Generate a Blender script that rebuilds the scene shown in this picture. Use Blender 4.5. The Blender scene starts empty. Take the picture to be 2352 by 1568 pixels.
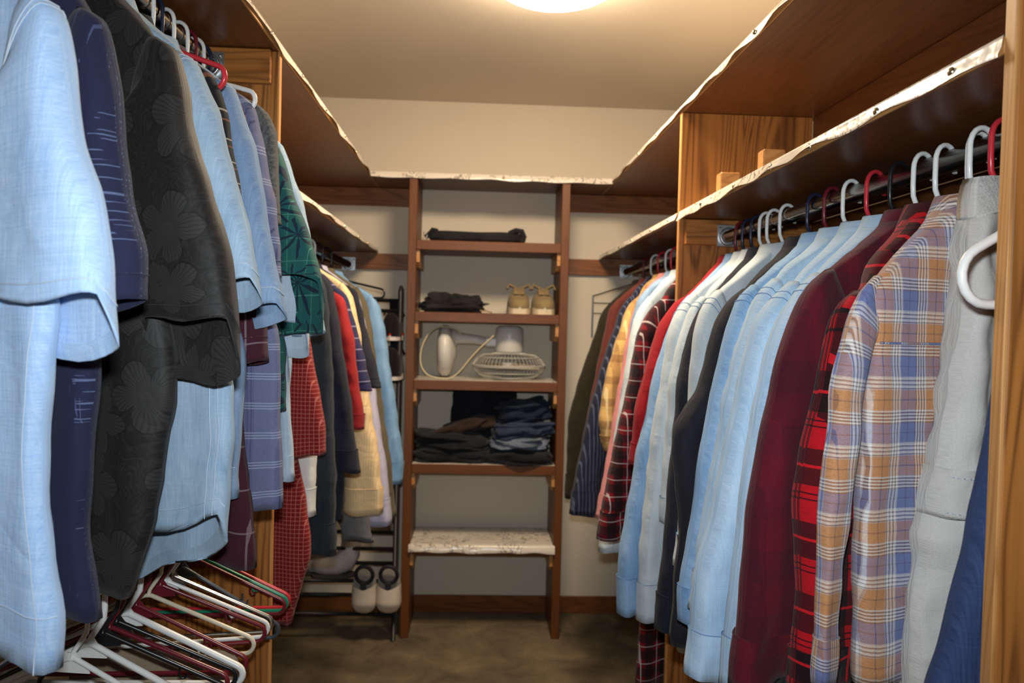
import bpy, math, random
import numpy as np
from mathutils import Vector, Matrix

# ------------------------------------------------------------------ camera
W, H, F = 2352.0, 1568.0, 1778.28
YAW, PITCH, ROLL, EYE = .0451, -.024, .0246, 1.3983
def _basis():
    cy, sy, cp, sp = math.cos(YAW), math.sin(YAW), math.cos(PITCH), math.sin(PITCH)
    f = np.array([sy*cp, cy*cp, sp]); r = np.array([cy, -sy, 0]); u = np.cross(r, f)
    c, s = math.cos(ROLL), math.sin(ROLL)
    return c*r+s*u, -s*r+c*u, f
CR, CU, CF = _basis()
CO = np.array([0, 0, EYE])
def ray(px, py): return (px-W/2)/F*CR - (py-H/2)/F*CU + CF
def aty(px, py, y): d = ray(px, py); return CO + d*(y/d[1])
def atx(px, py, x): d = ray(px, py); return CO + d*(x/d[0])

scn = bpy.context.scene
COL = scn.collection
cam = bpy.data.cameras.new('camera'); camo = bpy.data.objects.new('camera', cam); COL.objects.link(camo)
cam.lens = 18.0; cam.sensor_fit = 'HORIZONTAL'; cam.sensor_width = 18.0*W/F
cam.clip_start = .02
cam.dof.use_dof = True; cam.dof.focus_distance = 1.25; cam.dof.aperture_fstop = 3.6
M3 = Matrix(((CR[0], CU[0], -CF[0]), (CR[1], CU[1], -CF[1]), (CR[2], CU[2], -CF[2])))
camo.matrix_world = Matrix.Translation(Vector(CO)) @ M3.to_4x4()
scn.camera = camo
# ------------------------------------------------------------------ world, flash, exposure
wd = bpy.data.worlds.new('world'); scn.world = wd; wd.use_nodes = True
wd.node_tree.nodes['Background'].inputs[0].default_value = (.9, .85, .75, 1)
wd.node_tree.nodes['Background'].inputs[1].default_value = .03
scn.view_settings.view_transform = 'Standard'; scn.view_settings.look = 'None'
scn.view_settings.gamma = 1; scn.view_settings.exposure = 0.2
fl = bpy.data.lights.new('camera_flash', 'AREA'); flo = bpy.data.objects.new('camera_flash', fl); COL.objects.link(flo)
fl.shape = 'RECTANGLE'; fl.size = .05; fl.size_y = .03; fl.energy = 7.6; fl.color = (.90, .96, 1.0); fl.spread = math.radians(124)
flo.location = (-.005, .03, EYE+.085)
flo.rotation_euler = (math.radians(88), 0, -.03)
LAMP = 80.0
LAMPC = (1.0, .785, .55)

D, XWL, XWR, CEIL = 3.712, -.90, .985, 2.44
XL, XR = -.481, .583
ZU, ZL = 2.02, 1.712          # undersides of upper / lower shelves
YT = 3.39
PL, PR = 1.85, 2.236          # near faces of the partitions
random.seed(4)

# ------------------------------------------------------------------ materials
MATS = {}
class NT:
    def __init__(s, name, rough=.8, spec=.3):
        m = bpy.data.materials.new(name); m.use_nodes = True; s.m = m; s.t = m.node_tree
        s.b = s.t.nodes['Principled BSDF']; s.b.inputs['Roughness'].default_value = rough
        s.b.inputs['Specular IOR Level'].default_value = spec
    def n(s, t, **kw):
        x = s.t.nodes.new(t)
        for k, v in kw.items(): setattr(x, k, v)
        return x
    def l(s, a, b): s.t.links.new(a, b)
    def sv(s, sock, v):
        if hasattr(v, 'links') or isinstance(v, bpy.types.NodeSocket): s.l(v, sock)
        else: sock.default_value = v
    def math(s, op, a, b=None, c=None):
        x = s.n('ShaderNodeMath', operation=op); s.sv(x.inputs[0], a)
        if b is not None: s.sv(x.inputs[1], b)
        if c is not None: s.sv(x.inputs[2], c)
        return x.outputs[0]
    def mix(s, f, a, b, bt='MIX'):
        x = s.n('ShaderNodeMix', data_type='RGBA', blend_type=bt); s.sv(x.inputs[0], f)
        s.sv(x.inputs[6], a); s.sv(x.inputs[7], b); return x.outputs[2]
    def noise(s, vec, scale=5, detail=3, rough=.5, dist=0):
        x = s.n('ShaderNodeTexNoise'); s.l(vec, x.inputs['Vector']); x.inputs['Scale'].default_value = scale
        x.inputs['Detail'].default_value = detail; x.inputs['Roughness'].default_value = rough
        x.inputs['Distortion'].default_value = dist; return x.outputs['Fac']
    def mapping(s, vec, sc=(1, 1, 1), loc=(0, 0, 0), rot=(0, 0, 0)):
        x = s.n('ShaderNodeMapping'); s.l(vec, x.inputs[0]); x.inputs['Location'].default_value = loc
        x.inputs['Rotation'].default_value = rot; x.inputs['Scale'].default_value = sc; return x.outputs[0]
    def tc(s, w='Object'): return s.n('ShaderNodeTexCoord').outputs[w]
    def uv(s):
        x = s.n('ShaderNodeUVMap'); x.uv_map = 'UVMap'; return x.outputs[0]
    def ramp(s, f, pts):
        x = s.n('ShaderNodeValToRGB'); s.l(f, x.inputs[0]); e = x.color_ramp.elements
        while len(e) < len(pts): e.new(.5)
        for k, (p, c) in enumerate(pts): e[k].position = p; e[k].color = (*c[:3], 1)
        return x.outputs[0]
    def bump(s, h, st=.2, d=.002):
        x = s.n('ShaderNodeBump'); x.inputs['Strength'].default_value = st; x.inputs['Distance'].default_value = d
        s.l(h, x.inputs['Height']); s.l(x.outputs[0], s.b.inputs['Normal'])
    def col(s, c): s.sv(s.b.inputs['Base Color'], c)
def srgb(r, g, b):
    f = lambda v: (v/255/12.92) if v/255 <= .04045 else ((v/255+.055)/1.055)**2.4
    return (f(r), f(g), f(b), 1)
def c3(c): return tuple(c[:3])

def M(key, fn, *a, **k):
    if key not in MATS: MATS[key] = fn(key, *a, **k)
    return MATS[key]
def plain(name, c, rough=.5, spec=.4, metal=0, nz=.06, sc=30):
    t = NT(name, rough, spec); v = t.tc(); f = t.noise(v, sc, 3)
    k = t.math('MULTIPLY_ADD', f, 2*nz, 1-nz)
    x = t.n('ShaderNodeVectorMath', operation='SCALE'); x.inputs[0].default_value = c3(c); t.l(k, x.inputs['Scale'])
    t.col(x.outputs[0]); t.b.inputs['Metallic'].default_value = metal
    return t.m
def wood(name, axis, dark, light, sc=1.0, rough=.42, streak=.5):
    t = NT(name, rough, .35); v = t.tc()
    along, acr = 1.1*sc, 16*sc
    s3 = [acr, acr, acr]; s3['xyz'.index(axis)] = along
    s3 = [q*.6 if q > 5 else q*.75 for q in s3]; mp = t.mapping(v, s3)
    rings = t.noise(mp, 1.0, 2, .5, .6)
    w = t.math('SINE', t.math('MULTIPLY', rings, 105.0))
    w = t.math('POWER', t.math('MULTIPLY_ADD', w, .5, .5), 2.2)
    s4 = [150*sc]*3; s4['xyz'.index(axis)] = 3.5*sc
    fine = t.noise(t.mapping(v, s4), 1.0, 2, .6)
    f = t.math('ADD', t.math('MULTIPLY', w, streak), t.math('MULTIPLY', fine, .75))
    f = t.math('MULTIPLY', f, .8)
    big = t.noise(v, 2.2, 2)
    c = t.ramp(f, [(.15, c3(light)), (.55, tuple(.62*l+.38*d for l, d in zip(light, dark))), (.95, c3(dark))])
    c = t.mix(t.math('MULTIPLY', big, .35), c, dark)
    t.col(c); t.bump(f, .08, .001)
    return t.m
OAKD, OAKL = srgb(92, 52, 20), srgb(188, 122, 58)
def woodm(axis): return M('oak_'+axis, wood, axis, OAKD, OAKL)
def woodshade(axis): return M('oak_shade_darkened_'+axis, wood, axis, srgb(62, 34, 16), srgb(118, 70, 35), .9, .34, .35)  # same oak, with the shade under the shelves darkened into its colour
def oakedge(axis): return M('oak_edge_'+axis, wood, axis, srgb(150, 98, 52), srgb(206, 152, 92), 1.3)
def brown(axis): return M('brown_stain_'+axis, wood, axis, srgb(70, 38, 14), srgb(114, 66, 28), .8, .45, .25)

def fabric_finish(t, c, bump=.25, weave=900., soft=.0):
    uv = t.uv()
    wv = t.noise(t.mapping(uv, (weave, weave*.6, 1)), 1.0, 2, .6)
    c = t.mix(.22, c, t.ramp(wv, [(.3, (.25, .25, .25)), (.7, (1, 1, 1))]), 'MULTIPLY')
    cr = t.noise(t.mapping(uv, (11, 6, 1)), 1.0, 3, .55, 1.1)
    rd = t.math('ABSOLUTE', t.math('SUBTRACT', t.noise(t.mapping(uv, (7, 11, 1), (3, 5, 0)), 1.0, 2, .5, .8), .5))
    t.col(c); t.bump(t.math('ADD', t.math('ADD', t.math('MULTIPLY', cr, 7.0), t.math('MULTIPLY', rd, 14.0)), wv), bump, .0022)
    t.b.inputs['Sheen Weight'].default_value = .08
    return t.m
def denim(name, c1, c2, streak=.5, wornscale=5.0, cross=.25, bump=.25):
    t = NT(name, .9, .12); uv = t.uv()
    vs = t.noise(t.mapping(uv, (420, 14, 1)), 1.0, 3, .6)
    hs = t.noise(t.mapping(uv, (14, 420, 1)), 1.0, 3, .6)
    worn = t.noise(t.mapping(uv, (wornscale*2.2, wornscale, 1)), 1.0, 3, .55)
    f = t.math('ADD', t.math('MULTIPLY', worn, 1-streak), t.math('MULTIPLY', t.math('ADD', t.math('MULTIPLY', vs, 1-cross), t.math('MULTIPLY', hs, cross)), streak))
    c = t.ramp(f, [(.32, c3(c1)), (.68, c3(c2))])
    return fabric_finish(t, c, bump)
def check(name, base, bands, mott=.1, rough=.9, base2=None, dist=0.0, weave=False):
    """bands: (axis 'u'|'v', period, lo, hi, colour, strength) stripes woven one over the other"""
    t = NT(name, rough, .15); uv = t.uv()
    if dist:
        x = t.n('ShaderNodeTexNoise'); t.l(t.mapping(uv, (14, 14, 1)), x.inputs['Vector']); x.inputs['Scale'].default_value = 1
        y = t.n('ShaderNodeVectorMath', operation='MULTIPLY_ADD'); t.l(x.outputs['Color'], y.inputs[0])
        y.inputs[1].default_value = (dist, dist, 0); t.l(uv, y.inputs[2]); uvd = y.outputs[0]
    else: uvd = uv
    sp = t.n('ShaderNodeSeparateXYZ'); t.l(uvd, sp.inputs[0])
    c = base
    if base2 is not None:
        c = t.mix(t.noise(t.mapping(uv, (25, 25, 1)), 1, 3), base, base2)
    cw = {'u': c, 'v': c}
    for (ax, per, lo, hi, cc, st) in bands:
        q = t.math('FRACT', t.math('DIVIDE', t.math('ADD', sp.outputs[0 if ax == 'u' else 1], 10*per), per))
        k = t.math('MULTIPLY', t.math('GREATER_THAN', q, lo), t.math('LESS_THAN', q, hi))
        if weave: cw[ax] = t.mix(t.math('MULTIPLY', k, st), cw[ax], cc)
        else: c = t.mix(t.math('MULTIPLY', k, st), c, cc)
    if weave: c = t.mix(.5, cw['u'], cw['v'])
    hs = t.noise(t.mapping(uv, (500, 500, 1)), 1, 2, .7)
    c = t.mix(mott, c, t.ramp(hs, [(.35, (0, 0, 0)), (.65, (1, 1, 1))]), 'OVERLAY')
    return fabric_finish(t, c)
def heather(name, c1, c2):
    t = NT(name, .95, .1); uv = t.uv()
    c = t.ramp(t.noise(t.mapping(uv, (260, 160, 1)), 1, 4, .75), [(.35, c3(c1)), (.65, c3(c2))])
    return fabric_finish(t, c)
def slub(name, base, dash, dash2):
    """plain cloth with broken horizontal and vertical woven dashes"""
    t = NT(name, .85, .2); uv = t.uv()
    a = t.math('GREATER_THAN', t.noise(t.mapping(uv, (26, 300, 1)), 1, 1), .63)
    am = t.math('GREATER_THAN', t.noise(t.mapping(uv, (17, 8, 1), (3, 1, 0)), 1, 1), .55)
    b = t.math('GREATER_THAN', t.noise(t.mapping(uv, (260, 12, 1), (5, 2, 0)), 1, 1), .69)
    bm = t.math('GREATER_THAN', t.noise(t.mapping(uv, (14, 5, 1), (1, 7, 0)), 1, 1), .5)
    c = t.mix(t.math('MULTIPLY', t.math('MULTIPLY', a, am), .55), base, dash)
    c = t.mix(t.math('MULTIPLY', t.math('MULTIPLY', b, bm), .5), c, dash2)
    return fabric_finish(t, c)
def petals(name, base, tone, line, scale, n, spiky=False, grid=None):
    """blossoms or palm fans printed all over: cells with radial petals and veins"""
    t = NT(name, .62 if not spiky else .9, .3); uv = t.uv()
    w = t.n('ShaderNodeTexNoise'); t.l(uv, w.inputs['Vector']); w.inputs['Scale'].default_value = 22
    ad = t.n('ShaderNodeVectorMath', operation='MULTIPLY_ADD'); t.l(w.outputs['Color'], ad.inputs[0]); ad.inputs[1].default_value = (.02, .02, 0); t.l(uv, ad.inputs[2])
    mp = t.mapping(ad.outputs[0], (scale, scale, 0))
    v = t.n('ShaderNodeTexVoronoi', voronoi_dimensions='2D', feature='F1'); t.l(mp, v.inputs['Vector']); v.inputs['Scale'].default_value = 1
    v.inputs['Randomness'].default_value = .75
    d = t.n('ShaderNodeVectorMath', operation='SUBTRACT'); t.l(mp, d.inputs[0]); t.l(v.outputs['Position'], d.inputs[1])
    sp = t.n('ShaderNodeSeparateXYZ'); t.l(d.outputs[0], sp.inputs[0])
    ang = t.math('ARCTAN2', sp.outputs[1], sp.outputs[0]); r = v.outputs['Distance']
    cs = t.n('ShaderNodeSeparateColor'); t.l(v.outputs['Color'], cs.inputs[0])
    ang = t.math('ADD', ang, t.math('MULTIPLY', cs.outputs[0], 6.28))
    c = base
    if grid:
        s2 = t.n('ShaderNodeSeparateXYZ'); t.l(uv, s2.inputs[0])
        for (ax, per, lo, hi, cc, st) in grid:
            q = t.math('FRACT', t.math('DIVIDE', t.math('ADD', s2.outputs[0 if ax == 'u' else 1], 10*per), per))
            k = t.math('MULTIPLY', t.math('GREATER_THAN', q, lo), t.math('LESS_THAN', q, hi))
            c = t.mix(t.math('MULTIPLY', k, st), c, cc)
    lobes = t.math('ABSOLUTE', t.math('COSINE', t.math('MULTIPLY', ang, n/2)))
    if spiky:
        inside = t.math('LESS_THAN', r, t.math('MULTIPLY_ADD', t.math('POWER', lobes, 5.0), .62, .03))
        c = t.mix(t.math('MULTIPLY', inside, .9), c, line)
    else:
        edge = t.math('MULTIPLY_ADD', t.math('POWER', lobes, .6), .33, .19)
        inside = t.math('LESS_THAN', r, edge)
        rim = t.math('LESS_THAN', t.math('ABSOLUTE', t.math('SUBTRACT', r, edge)), .012)
        vein = t.math('GREATER_THAN', t.math('SINE', t.math('MULTIPLY', ang, 46.0)), .35)
        vein = t.math('MULTIPLY', vein, t.math('GREATER_THAN', t.math('MULTIPLY', r, 2.2), t.math('MULTIPLY', cs.outputs[1], .25)))
        tt = t.mix(t.math('MULTIPLY', vein, .55), tone, base)
        c = t.mix(inside, c, tt)
        swirl = t.noise(t.mapping(uv, (scale*2.2, scale*1.3, 0)), 1, 2, .5, 1.2)
        sw = t.math('GREATER_THAN', t.math('SINE', t.math('MULTIPLY', swirl, 95.0)), .55)
        c = t.mix(t.math('MULTIPLY', t.math('MULTIPLY', sw, t.math('SUBTRACT', 1, inside)), .38), c, tone)
        c = t.mix(t.math('MULTIPLY', rim, .8), c, line)
    return fabric_finish(t, c, .18)
def liner_mat(name):
    t = NT(name, .22, .5); v = t.tc()
    x = t.n('ShaderNodeTexNoise'); t.l(t.mapping(v, (7, 7, 7)), x.inputs['Vector']); x.inputs['Detail'].default_value = 6; x.inputs['Scale'].default_value = 2.2
    x.inputs['Distortion'].default_value = 1.6
    vein = t.math('LESS_THAN', t.math('ABSOLUTE', t.math('SUBTRACT', x.outputs['Fac'], .5)), .02)
    patch = t.math('GREATER_THAN', t.noise(v, 6, 2), .47)
    c = t.mix(t.math('MULTIPLY', t.math('MULTIPLY', vein, patch), .9), srgb(226, 218, 206), srgb(120, 112, 104))
    c = t.mix(t.math('MULTIPLY', t.noise(v, 12, 4, .7), .35), c, srgb(190, 178, 162))
    t.col(c); t.bump(t.noise(v, 45, 2), .35, .004)
    return t.m
def carpet_mat(name):
    t = NT(name, 1.0, .05); v = t.tc()
    bl = t.noise(v, 5.5, 4, .6, .5); fi = t.noise(v, 260, 3, .7)
    c = t.ramp(bl, [(.3, c3(srgb(128, 116, 98))), (.7, c3(srgb(196, 174, 138)))])
    c = t.mix(.6, c, t.ramp(fi, [(.3, (.25, .25, .25)), (.7, (1.0, 1.0, 1.0))]), 'MULTIPLY')
    t.col(c); t.bump(t.math('ADD', fi, t.math('MULTIPLY', bl, .5)), 1.0, .012)
    return t.m
def paint(name, c, sc=14, nz=.02):
    t = NT(name, .75, .25); v = t.tc(); f = t.noise(v, sc, 4)
    t.col(t.mix(t.math('MULTIPLY', f, nz*4), c, tuple(.86*q for q in c3(c))+(1,))); t.bump(t.noise(v, 180, 3), .15, .001)
    return t.m
def glow(name, c, s):
    t = NT(name, .4, .3); t.col((.9, .85, .75, 1))
    t.b.inputs['Emission Color'].default_value = (*c, 1); t.b.inputs['Emission Strength'].default_value = s
    return t.m
CHROME = plain('chrome', (.62, .62, .60, 1), .22, .5, 1.0, .05)
STEELD = plain('dark_chrome_rod', (.34, .32, .30, 1), .2, .5, 1.0, .05)
GALV = plain('galvanised_steel', (.55, .58, .60, 1), .38, .5, 1.0, .12, 60)
BLKMETAL = plain('black_enamelled_steel', (.012, .012, .013, 1), .4, .4)
TACK = plain('brass_tack', (.75, .62, .42, 1), .2, .5, 1.0)
LINER = liner_mat('marbled_contact_paper')
PLASTIC = {k: plain('hanger_plastic_'+k, c, .28, .5, 0, .02) for k, c in dict(
    white=(.78, .80, .79, 1), red=(.55, .03, .045, 1), maroon=(.14, .012, .02, 1), black=(.012, .012, .014, 1),
    navy=(.014, .02, .05, 1), green=(.012, .22, .13, 1), slate=(.05, .065, .08, 1), ivory=(.66, .60, .46, 1)).items()}
BUTTON = plain('dark_button', (.03, .015, .02, 1), .3, .5)

# ------------------------------------------------------------------ mesh builder
class MB:
    def __init__(s): s.v = []; s.f = []; s.uv = []; s.sm = []
    def add(s, vs, fs, uvs=None, smooth=False):
        o = len(s.v); s.v.extend([tuple(map(float, p)) for p in vs])
        s.uv.extend(uvs if uvs is not None else [(p[0]+p[1], p[2]) for p in vs])
        s.f.extend([tuple(o+i for i in f) for f in fs]); s.sm.extend([smooth]*len(fs)); return s
    def box(s, x0, x1, y0, y1, z0, z1, ch=.0015):
        x0, x1 = min(x0, x1), max(x0, x1); y0, y1 = min(y0, y1), max(y0, y1); z0, z1 = min(z0, z1), max(z0, z1)
        c = np.array([(x0+x1)/2, (y0+y1)/2, (z0+z1)/2]); h = np.array([x1-x0, y1-y0, z1-z0])/2
        ch = min(ch, .45*h.min()); vs = []; idx = {}
        for sx in (-1, 1):
            for sy in (-1, 1):
                for sz in (-1, 1):
                    for ax in range(3):
                        q = np.array([sx, sy, sz])*(h-ch); q[ax] = (sx, sy, sz)[ax]*h[ax]
                        idx[(sx, sy, sz, ax)] = len(vs); vs.append(c+q)
        fs = []
        for ax in range(3):
            o = [a for a in range(3) if a != ax]
            for sg in (-1, 1):
                q = []
                for (p, r) in ((-1, -1), (1, -1), (1, 1), (-1, 1)):
                    k = [0, 0, 0]; k[ax] = sg; k[o[0]] = p; k[o[1]] = r; q.append(idx[(*k, ax)])
                fs.append(tuple(q))
        for ax in range(3):      # edges along ax
            o = [a for a in range(3) if a != ax]
            for p in (-1, 1):
                for r in (-1, 1):
                    k0 = [0, 0, 0]; k0[o[0]] = p; k0[o[1]] = r; k1 = list(k0); k0[ax] = -1; k1[ax] = 1
                    fs.append((idx[(*k0, o[0])], idx[(*k1, o[0])], idx[(*k1, o[1])], idx[(*k0, o[1])]))
        for sx in (-1, 1):
            for sy in (-1, 1):
                for sz in (-1, 1): fs.append(tuple(idx[(sx, sy, sz, a)] for a in range(3)))
        return s.add(vs, fs)
    def grid(s, P, UV=None, closed=True, smooth=True):
        nr, nc = P.shape[:2]; vs = P.reshape(-1, 3); uvs = None if UV is None else [tuple(q) for q in UV.reshape(-1, 2)]
        fs = []
        for r in range(nr-1):
            for c in range(nc if closed else nc-1):
                c2 = (c+1) % nc; fs.append((r*nc+c, r*nc+c2, (r+1)*nc+c2, (r+1)*nc+c))
        return s.add(vs, fs, uvs, smooth)
    def tube(s, pts, r, n=8, caps=True, closed=False, flat=None):
        P = np.array([np.asarray(p, float) for p in pts]); k = len(P)
        rr = np.full(k, r) if np.isscalar(r) else np.asarray(r, float)
        T = np.zeros_like(P)
        if closed: T = np.roll(P, -1, 0)-np.roll(P, 1, 0)
        else: T[1:-1] = P[2:]-P[:-2]; T[0] = P[1]-P[0]; T[-1] = P[-1]-P[-2]
        T /= np.maximum(np.linalg.norm(T, axis=1, keepdims=True), 1e-9)
        up = np.array([0, 0, 1.]) if abs(T[0][2]) < .9 else np.array([1., 0, 0])
        N = np.cross(up, T[0]); N /= np.linalg.norm(N); G = np.zeros((k, n, 3)); a = np.arange(n)*2*np.pi/n
        for i in range(k):
            N = N-T[i]*np.dot(N, T[i]); N /= np.linalg.norm(N); B = np.cross(T[i], N)
            f2 = 1 if flat is None else flat
            G[i] = P[i]+rr[i]*(np.cos(a)[:, None]*N+f2*np.sin(a)[:, None]*B)
        o = len(s.v); s.grid(np.concatenate([G, G[:1]]) if closed else G, None, True, True)
        if caps and not closed:
            s.f.append(tuple(o+i for i in range(n))); s.f.append(tuple(o+(k-1)*n+i for i in reversed(range(n)))); s.sm += [False, False]
        return s
    def lathe(s, prof, n=24, origin=(0, 0, 0), axis='z', M4=None):
        a = np.arange(n)*2*np.pi/n; G = []
        for (r, h) in prof: G.append(np.stack([r*np.cos(a), r*np.sin(a), np.full(n, h)], 1))
        G = np.array(G)
        if axis == 'y': G = G[..., [0, 2, 1]]
        if axis == 'x': G = G[..., [2, 0, 1]]
        if M4 is not None: G = G@M4.T
        return s.grid(G+np.array(origin), None, True, True)
    def prism(s, poly, z0, z1):       # poly in xy
        n = len(poly); vs = [(x, y, z0) for x, y in poly]+[(x, y, z1) for x, y in poly]
        fs = [tuple(reversed(range(n))), tuple(range(n, 2*n))]+[(i, (i+1) % n, n+(i+1) % n, n+i) for i in range(n)]
        return s.add(vs, fs)
    def xf(s, Mx): s.v = [tuple(Mx @ Vector(p)) for p in s.v]; return s
    def build(s, name, mat, parent=None):
        V = np.array(s.v)
        if parent is not None:
            L = np.array(worldloc(parent)); loc = (0, 0, 0)
        else:
            lo, hi = V.min(0), V.max(0); L = np.array([(lo[0]+hi[0])/2, (lo[1]+hi[1])/2, lo[2]]); loc = tuple(L)
        me = bpy.data.meshes.new(name); me.from_pydata((V-L).tolist(), [], s.f)
        me.polygons.foreach_set('use_smooth', s.sm)
        ul = me.uv_layers.new(name='UVMap'); li = np.zeros(len(me.loops), int); me.loops.foreach_get('vertex_index', li)
        ul.data.foreach_set('uv', np.array(s.uv, float)[li].ravel())
        me.materials.append(mat); me.update()
        o = bpy.data.objects.new(name, me); COL.objects.link(o); o.location = loc
        if parent is not None: o.parent = parent
        return o
def worldloc(o):
    v = Vector(o.location)
    while o.parent: o = o.parent; v = v+Vector(o.location)
    return tuple(v)
def thing(name, loc, label, cat, group=None):
    o = bpy.data.objects.new(name, None); COL.objects.link(o); o.location = tuple(float(q) for q in loc); o.empty_display_size = .05
    return tag(o, label, cat, group)
def tag(o, label, cat, group=None):
    o['label'] = label; o['category'] = cat
    if group: o['group'] = group
    return o
def struct(o, label=None):
    o['kind'] = 'structure'
    if label: o['label'] = label
    return o

# ------------------------------------------------------------------ the room
WALLM = paint('cream_wall_paint', srgb(214, 203, 184)); CEILM = paint('ceiling_paint', srgb(206, 196, 180), 9, .04)
struct(MB().box(XWL-.1, XWR+.1, -1.1, D+.1, -.1, 0).build('floor', carpet_mat('worn_taupe_carpet')), 'worn taupe carpet with darker trodden patches')
struct(MB().box(XWL-.1, XWR+.1, -1.1, D+.1, CEIL, CEIL+.1).build('ceiling', CEILM))
struct(MB().box(XWL-.1, XWR+.1, D, D+.1, 0, CEIL).build('wall_back', WALLM))
struct(MB().box(XWL-.1, XWL, -1, D, 0, CEIL).build('wall_left', WALLM))
struct(MB().box(XWR, XWR+.1, -1, D, 0, CEIL).build('wall_right', WALLM))
struct(MB().box(XWL-.1, XWR+.1, -1.1, -1.0, 0, CEIL).build('wall_front', WALLM))
BASEM = M('baseboard_wood', wood, 'x', srgb(86, 46, 22), srgb(138, 84, 44), .9)
struct(MB().box(XWL, XWR, D-.014, D, 0, .083, .004).build('baseboard_back', BASEM))
struct(MB().box(XWL, XWL+.014, PL+.03, D-.014, 0, .083, .004).build('baseboard_left', M('baseboard_wood_y', wood, 'y', srgb(86, 46, 22), srgb(138, 84, 44), .9)))
struct(MB().box(XWR-.014, XWR, PR+.03, D-.014, 0, .083, .004).build('baseboard_right', MATS['baseboard_wood_y']))
CLM = woodm('x')
for (n, x0, x1, z0, z1) in ((1, XWL, -.312, 1.935, ZU-.001), (2, .397, XWR, 1.935, ZU-.001), (3, XWL, -.312, 1.635, ZL-.001), (4, .397, XWR, 1.635, ZL-.001)):
    struct(MB().box(x0, x1, D-.02, D, z0, z1, .002).build('trim_%d' % n, M('cleat_wood', wood, 'x', srgb(86, 46, 20), srgb(148, 92, 46), .9)))
struct(MB().box(XWR-.02, XWR, PR-1.39, PR-.001, 1.935, ZU-.001, .002).build('trim_5', woodshade('y')))
struct(MB().box(XWL, XWL+.02, -.4, PL-.001, 1.935, ZU-.001, .002).build('trim_6', woodshade('y')))
struct(MB().box(XWR-.02, XWR, PR-1.39, PR-.001, 1.635, ZL-.001, .002).build('trim_7', woodshade('y')))

# ceiling lamp
lx, ly = .205, 2.27
lamp = thing('ceiling_lamp', (lx, ly, CEIL-.10), 'round glowing flush dome lamp on the ceiling', 'ceiling lamp')
MB().lathe([(.01, CEIL-.001), (.198, CEIL-.001), (.203, CEIL-.008), (.203, CEIL-.028), (.196, CEIL-.032)], 64, (lx, ly, 0)).build('base_ring', plain('brass_rim', (.55, .38, .16, 1), .35, .5, .6), lamp)
prof = [(.196*math.cos(t), CEIL-.03-.07*math.sin(t)) for t in np.linspace(0, math.pi/2-.02, 14)]
MB().lathe(prof, 64, (lx, ly, 0)).build('glass_dome', glow('lit_lamp_glass', LAMPC, LAMP), lamp)

# ------------------------------------------------------------------ shelves with contact paper
def wob(seed, n=4, k0=4, k1=30):
    r = random.Random(seed); A = [(r.uniform(k0, k1), r.uniform(0, 6.28), r.uniform(.4, 1)) for _ in range(n)]
    tot = sum(a[2] for a in A)
    return lambda t: sum(w*math.sin(k*t+p) for k, p, w in A)/tot
def liner_y(side, xe, y0, y1, zt, parent, seed, flap=.026, tacks=.27, skip=()):
    """contact paper lying on the board and folded down its aisle edge; side=-1: shelf lies at smaller x"""
    n = int((y1-y0)/.025)+2; ys = np.linspace(y0, y1, n); f1, f2, f3 = wob(seed), wob(seed+7, 5, 10, 45), wob(seed+9, 4, 6, 25)
    P = np.zeros((n, 9, 3))
    for i, y in enumerate(ys):
        L = flap*(1+.42*f1(y)); o = .0015+.004*(1+f2(y)); up = .001+.0018*(1+f3(y))
        prof = [(.30, .0012), (.10, .0012), (.03, up), (.006, up+.0008), (-.0012, .0008), (-.0025, -.004), (-.002-.3*o, -L*.5), (-.002-o, -L*.85), (-.001-o*1.2, -L)]
        for j, (dx, dz) in enumerate(prof): P[i, j] = (xe+side*dx, y, zt+dz)
    MB().grid(P, None, False).build('shelf_liner', LINER, parent)
    y = y0+.09; r = random.Random(seed)
    while y < y1-.05:
        MB().lathe([(.0005, .0045), (.003, .0042), (.0052, .0028), (.006, .0)], 10, (0, 0, 0), 'x', None).xf(Matrix.Translation((xe-side*.004, y, zt-flap*.55)) @ Matrix.Rotation(0 if side < 0 else math.pi, 4, 'Z')).build('tack', TACK, parent)
        y += tacks*r.uniform(.8, 1.2)
def side_shelf(name, label, side, xe, xw, y0, y1, zb, seed, flap=.026, tk=.27, und='y'):
    t = thing(name, ((xe+xw)/2, (y0+y1)/2, zb), label, 'shelf')
    MB().box(xe, xw, y0, y1, zb, zb+.019, .001).build('board', woodshade(und), t)
    MB().box(xe-side*.0, xe-side*.004, y0, y1, zb, zb+.019, .0008).build('edge_band', oakedge('y'), t)
    liner_y(side, xe-side*.004, y0, y1, zb+.0195, t, seed, flap, tk)
    return t
side_shelf('wall_shelf', 'long upper oak shelf on the left with paper-lined edge below the ceiling', -1, XL, XWL+.001, -.45, D-.001, ZU, 11, .02, .3)
side_shelf('wall_shelf', 'long upper oak shelf on the right with paper-lined edge below the ceiling', 1, XR, XWR-.001, .845, D-.001, ZU, 23, .018, .3)
side_shelf('wall_shelf', 'short lower shelf at the far left, above the dense row of hangers', -1, XL, XWL+.001, PL+.021, D-.021, ZL, 31, .018, .3)
side_shelf('wall_shelf', 'lower shelf at the far right, behind the right partition', 1, XR, XWR-.001, PR+.021, D-.021, ZL, 43, .02, .3)
side_shelf('wall_shelf', 'near right lower shelf with wide tacked marbled paper edge above the shirts', 1, XR, XWR-.021, .845, PR-.001, ZL, 57, .021, .22)
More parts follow.
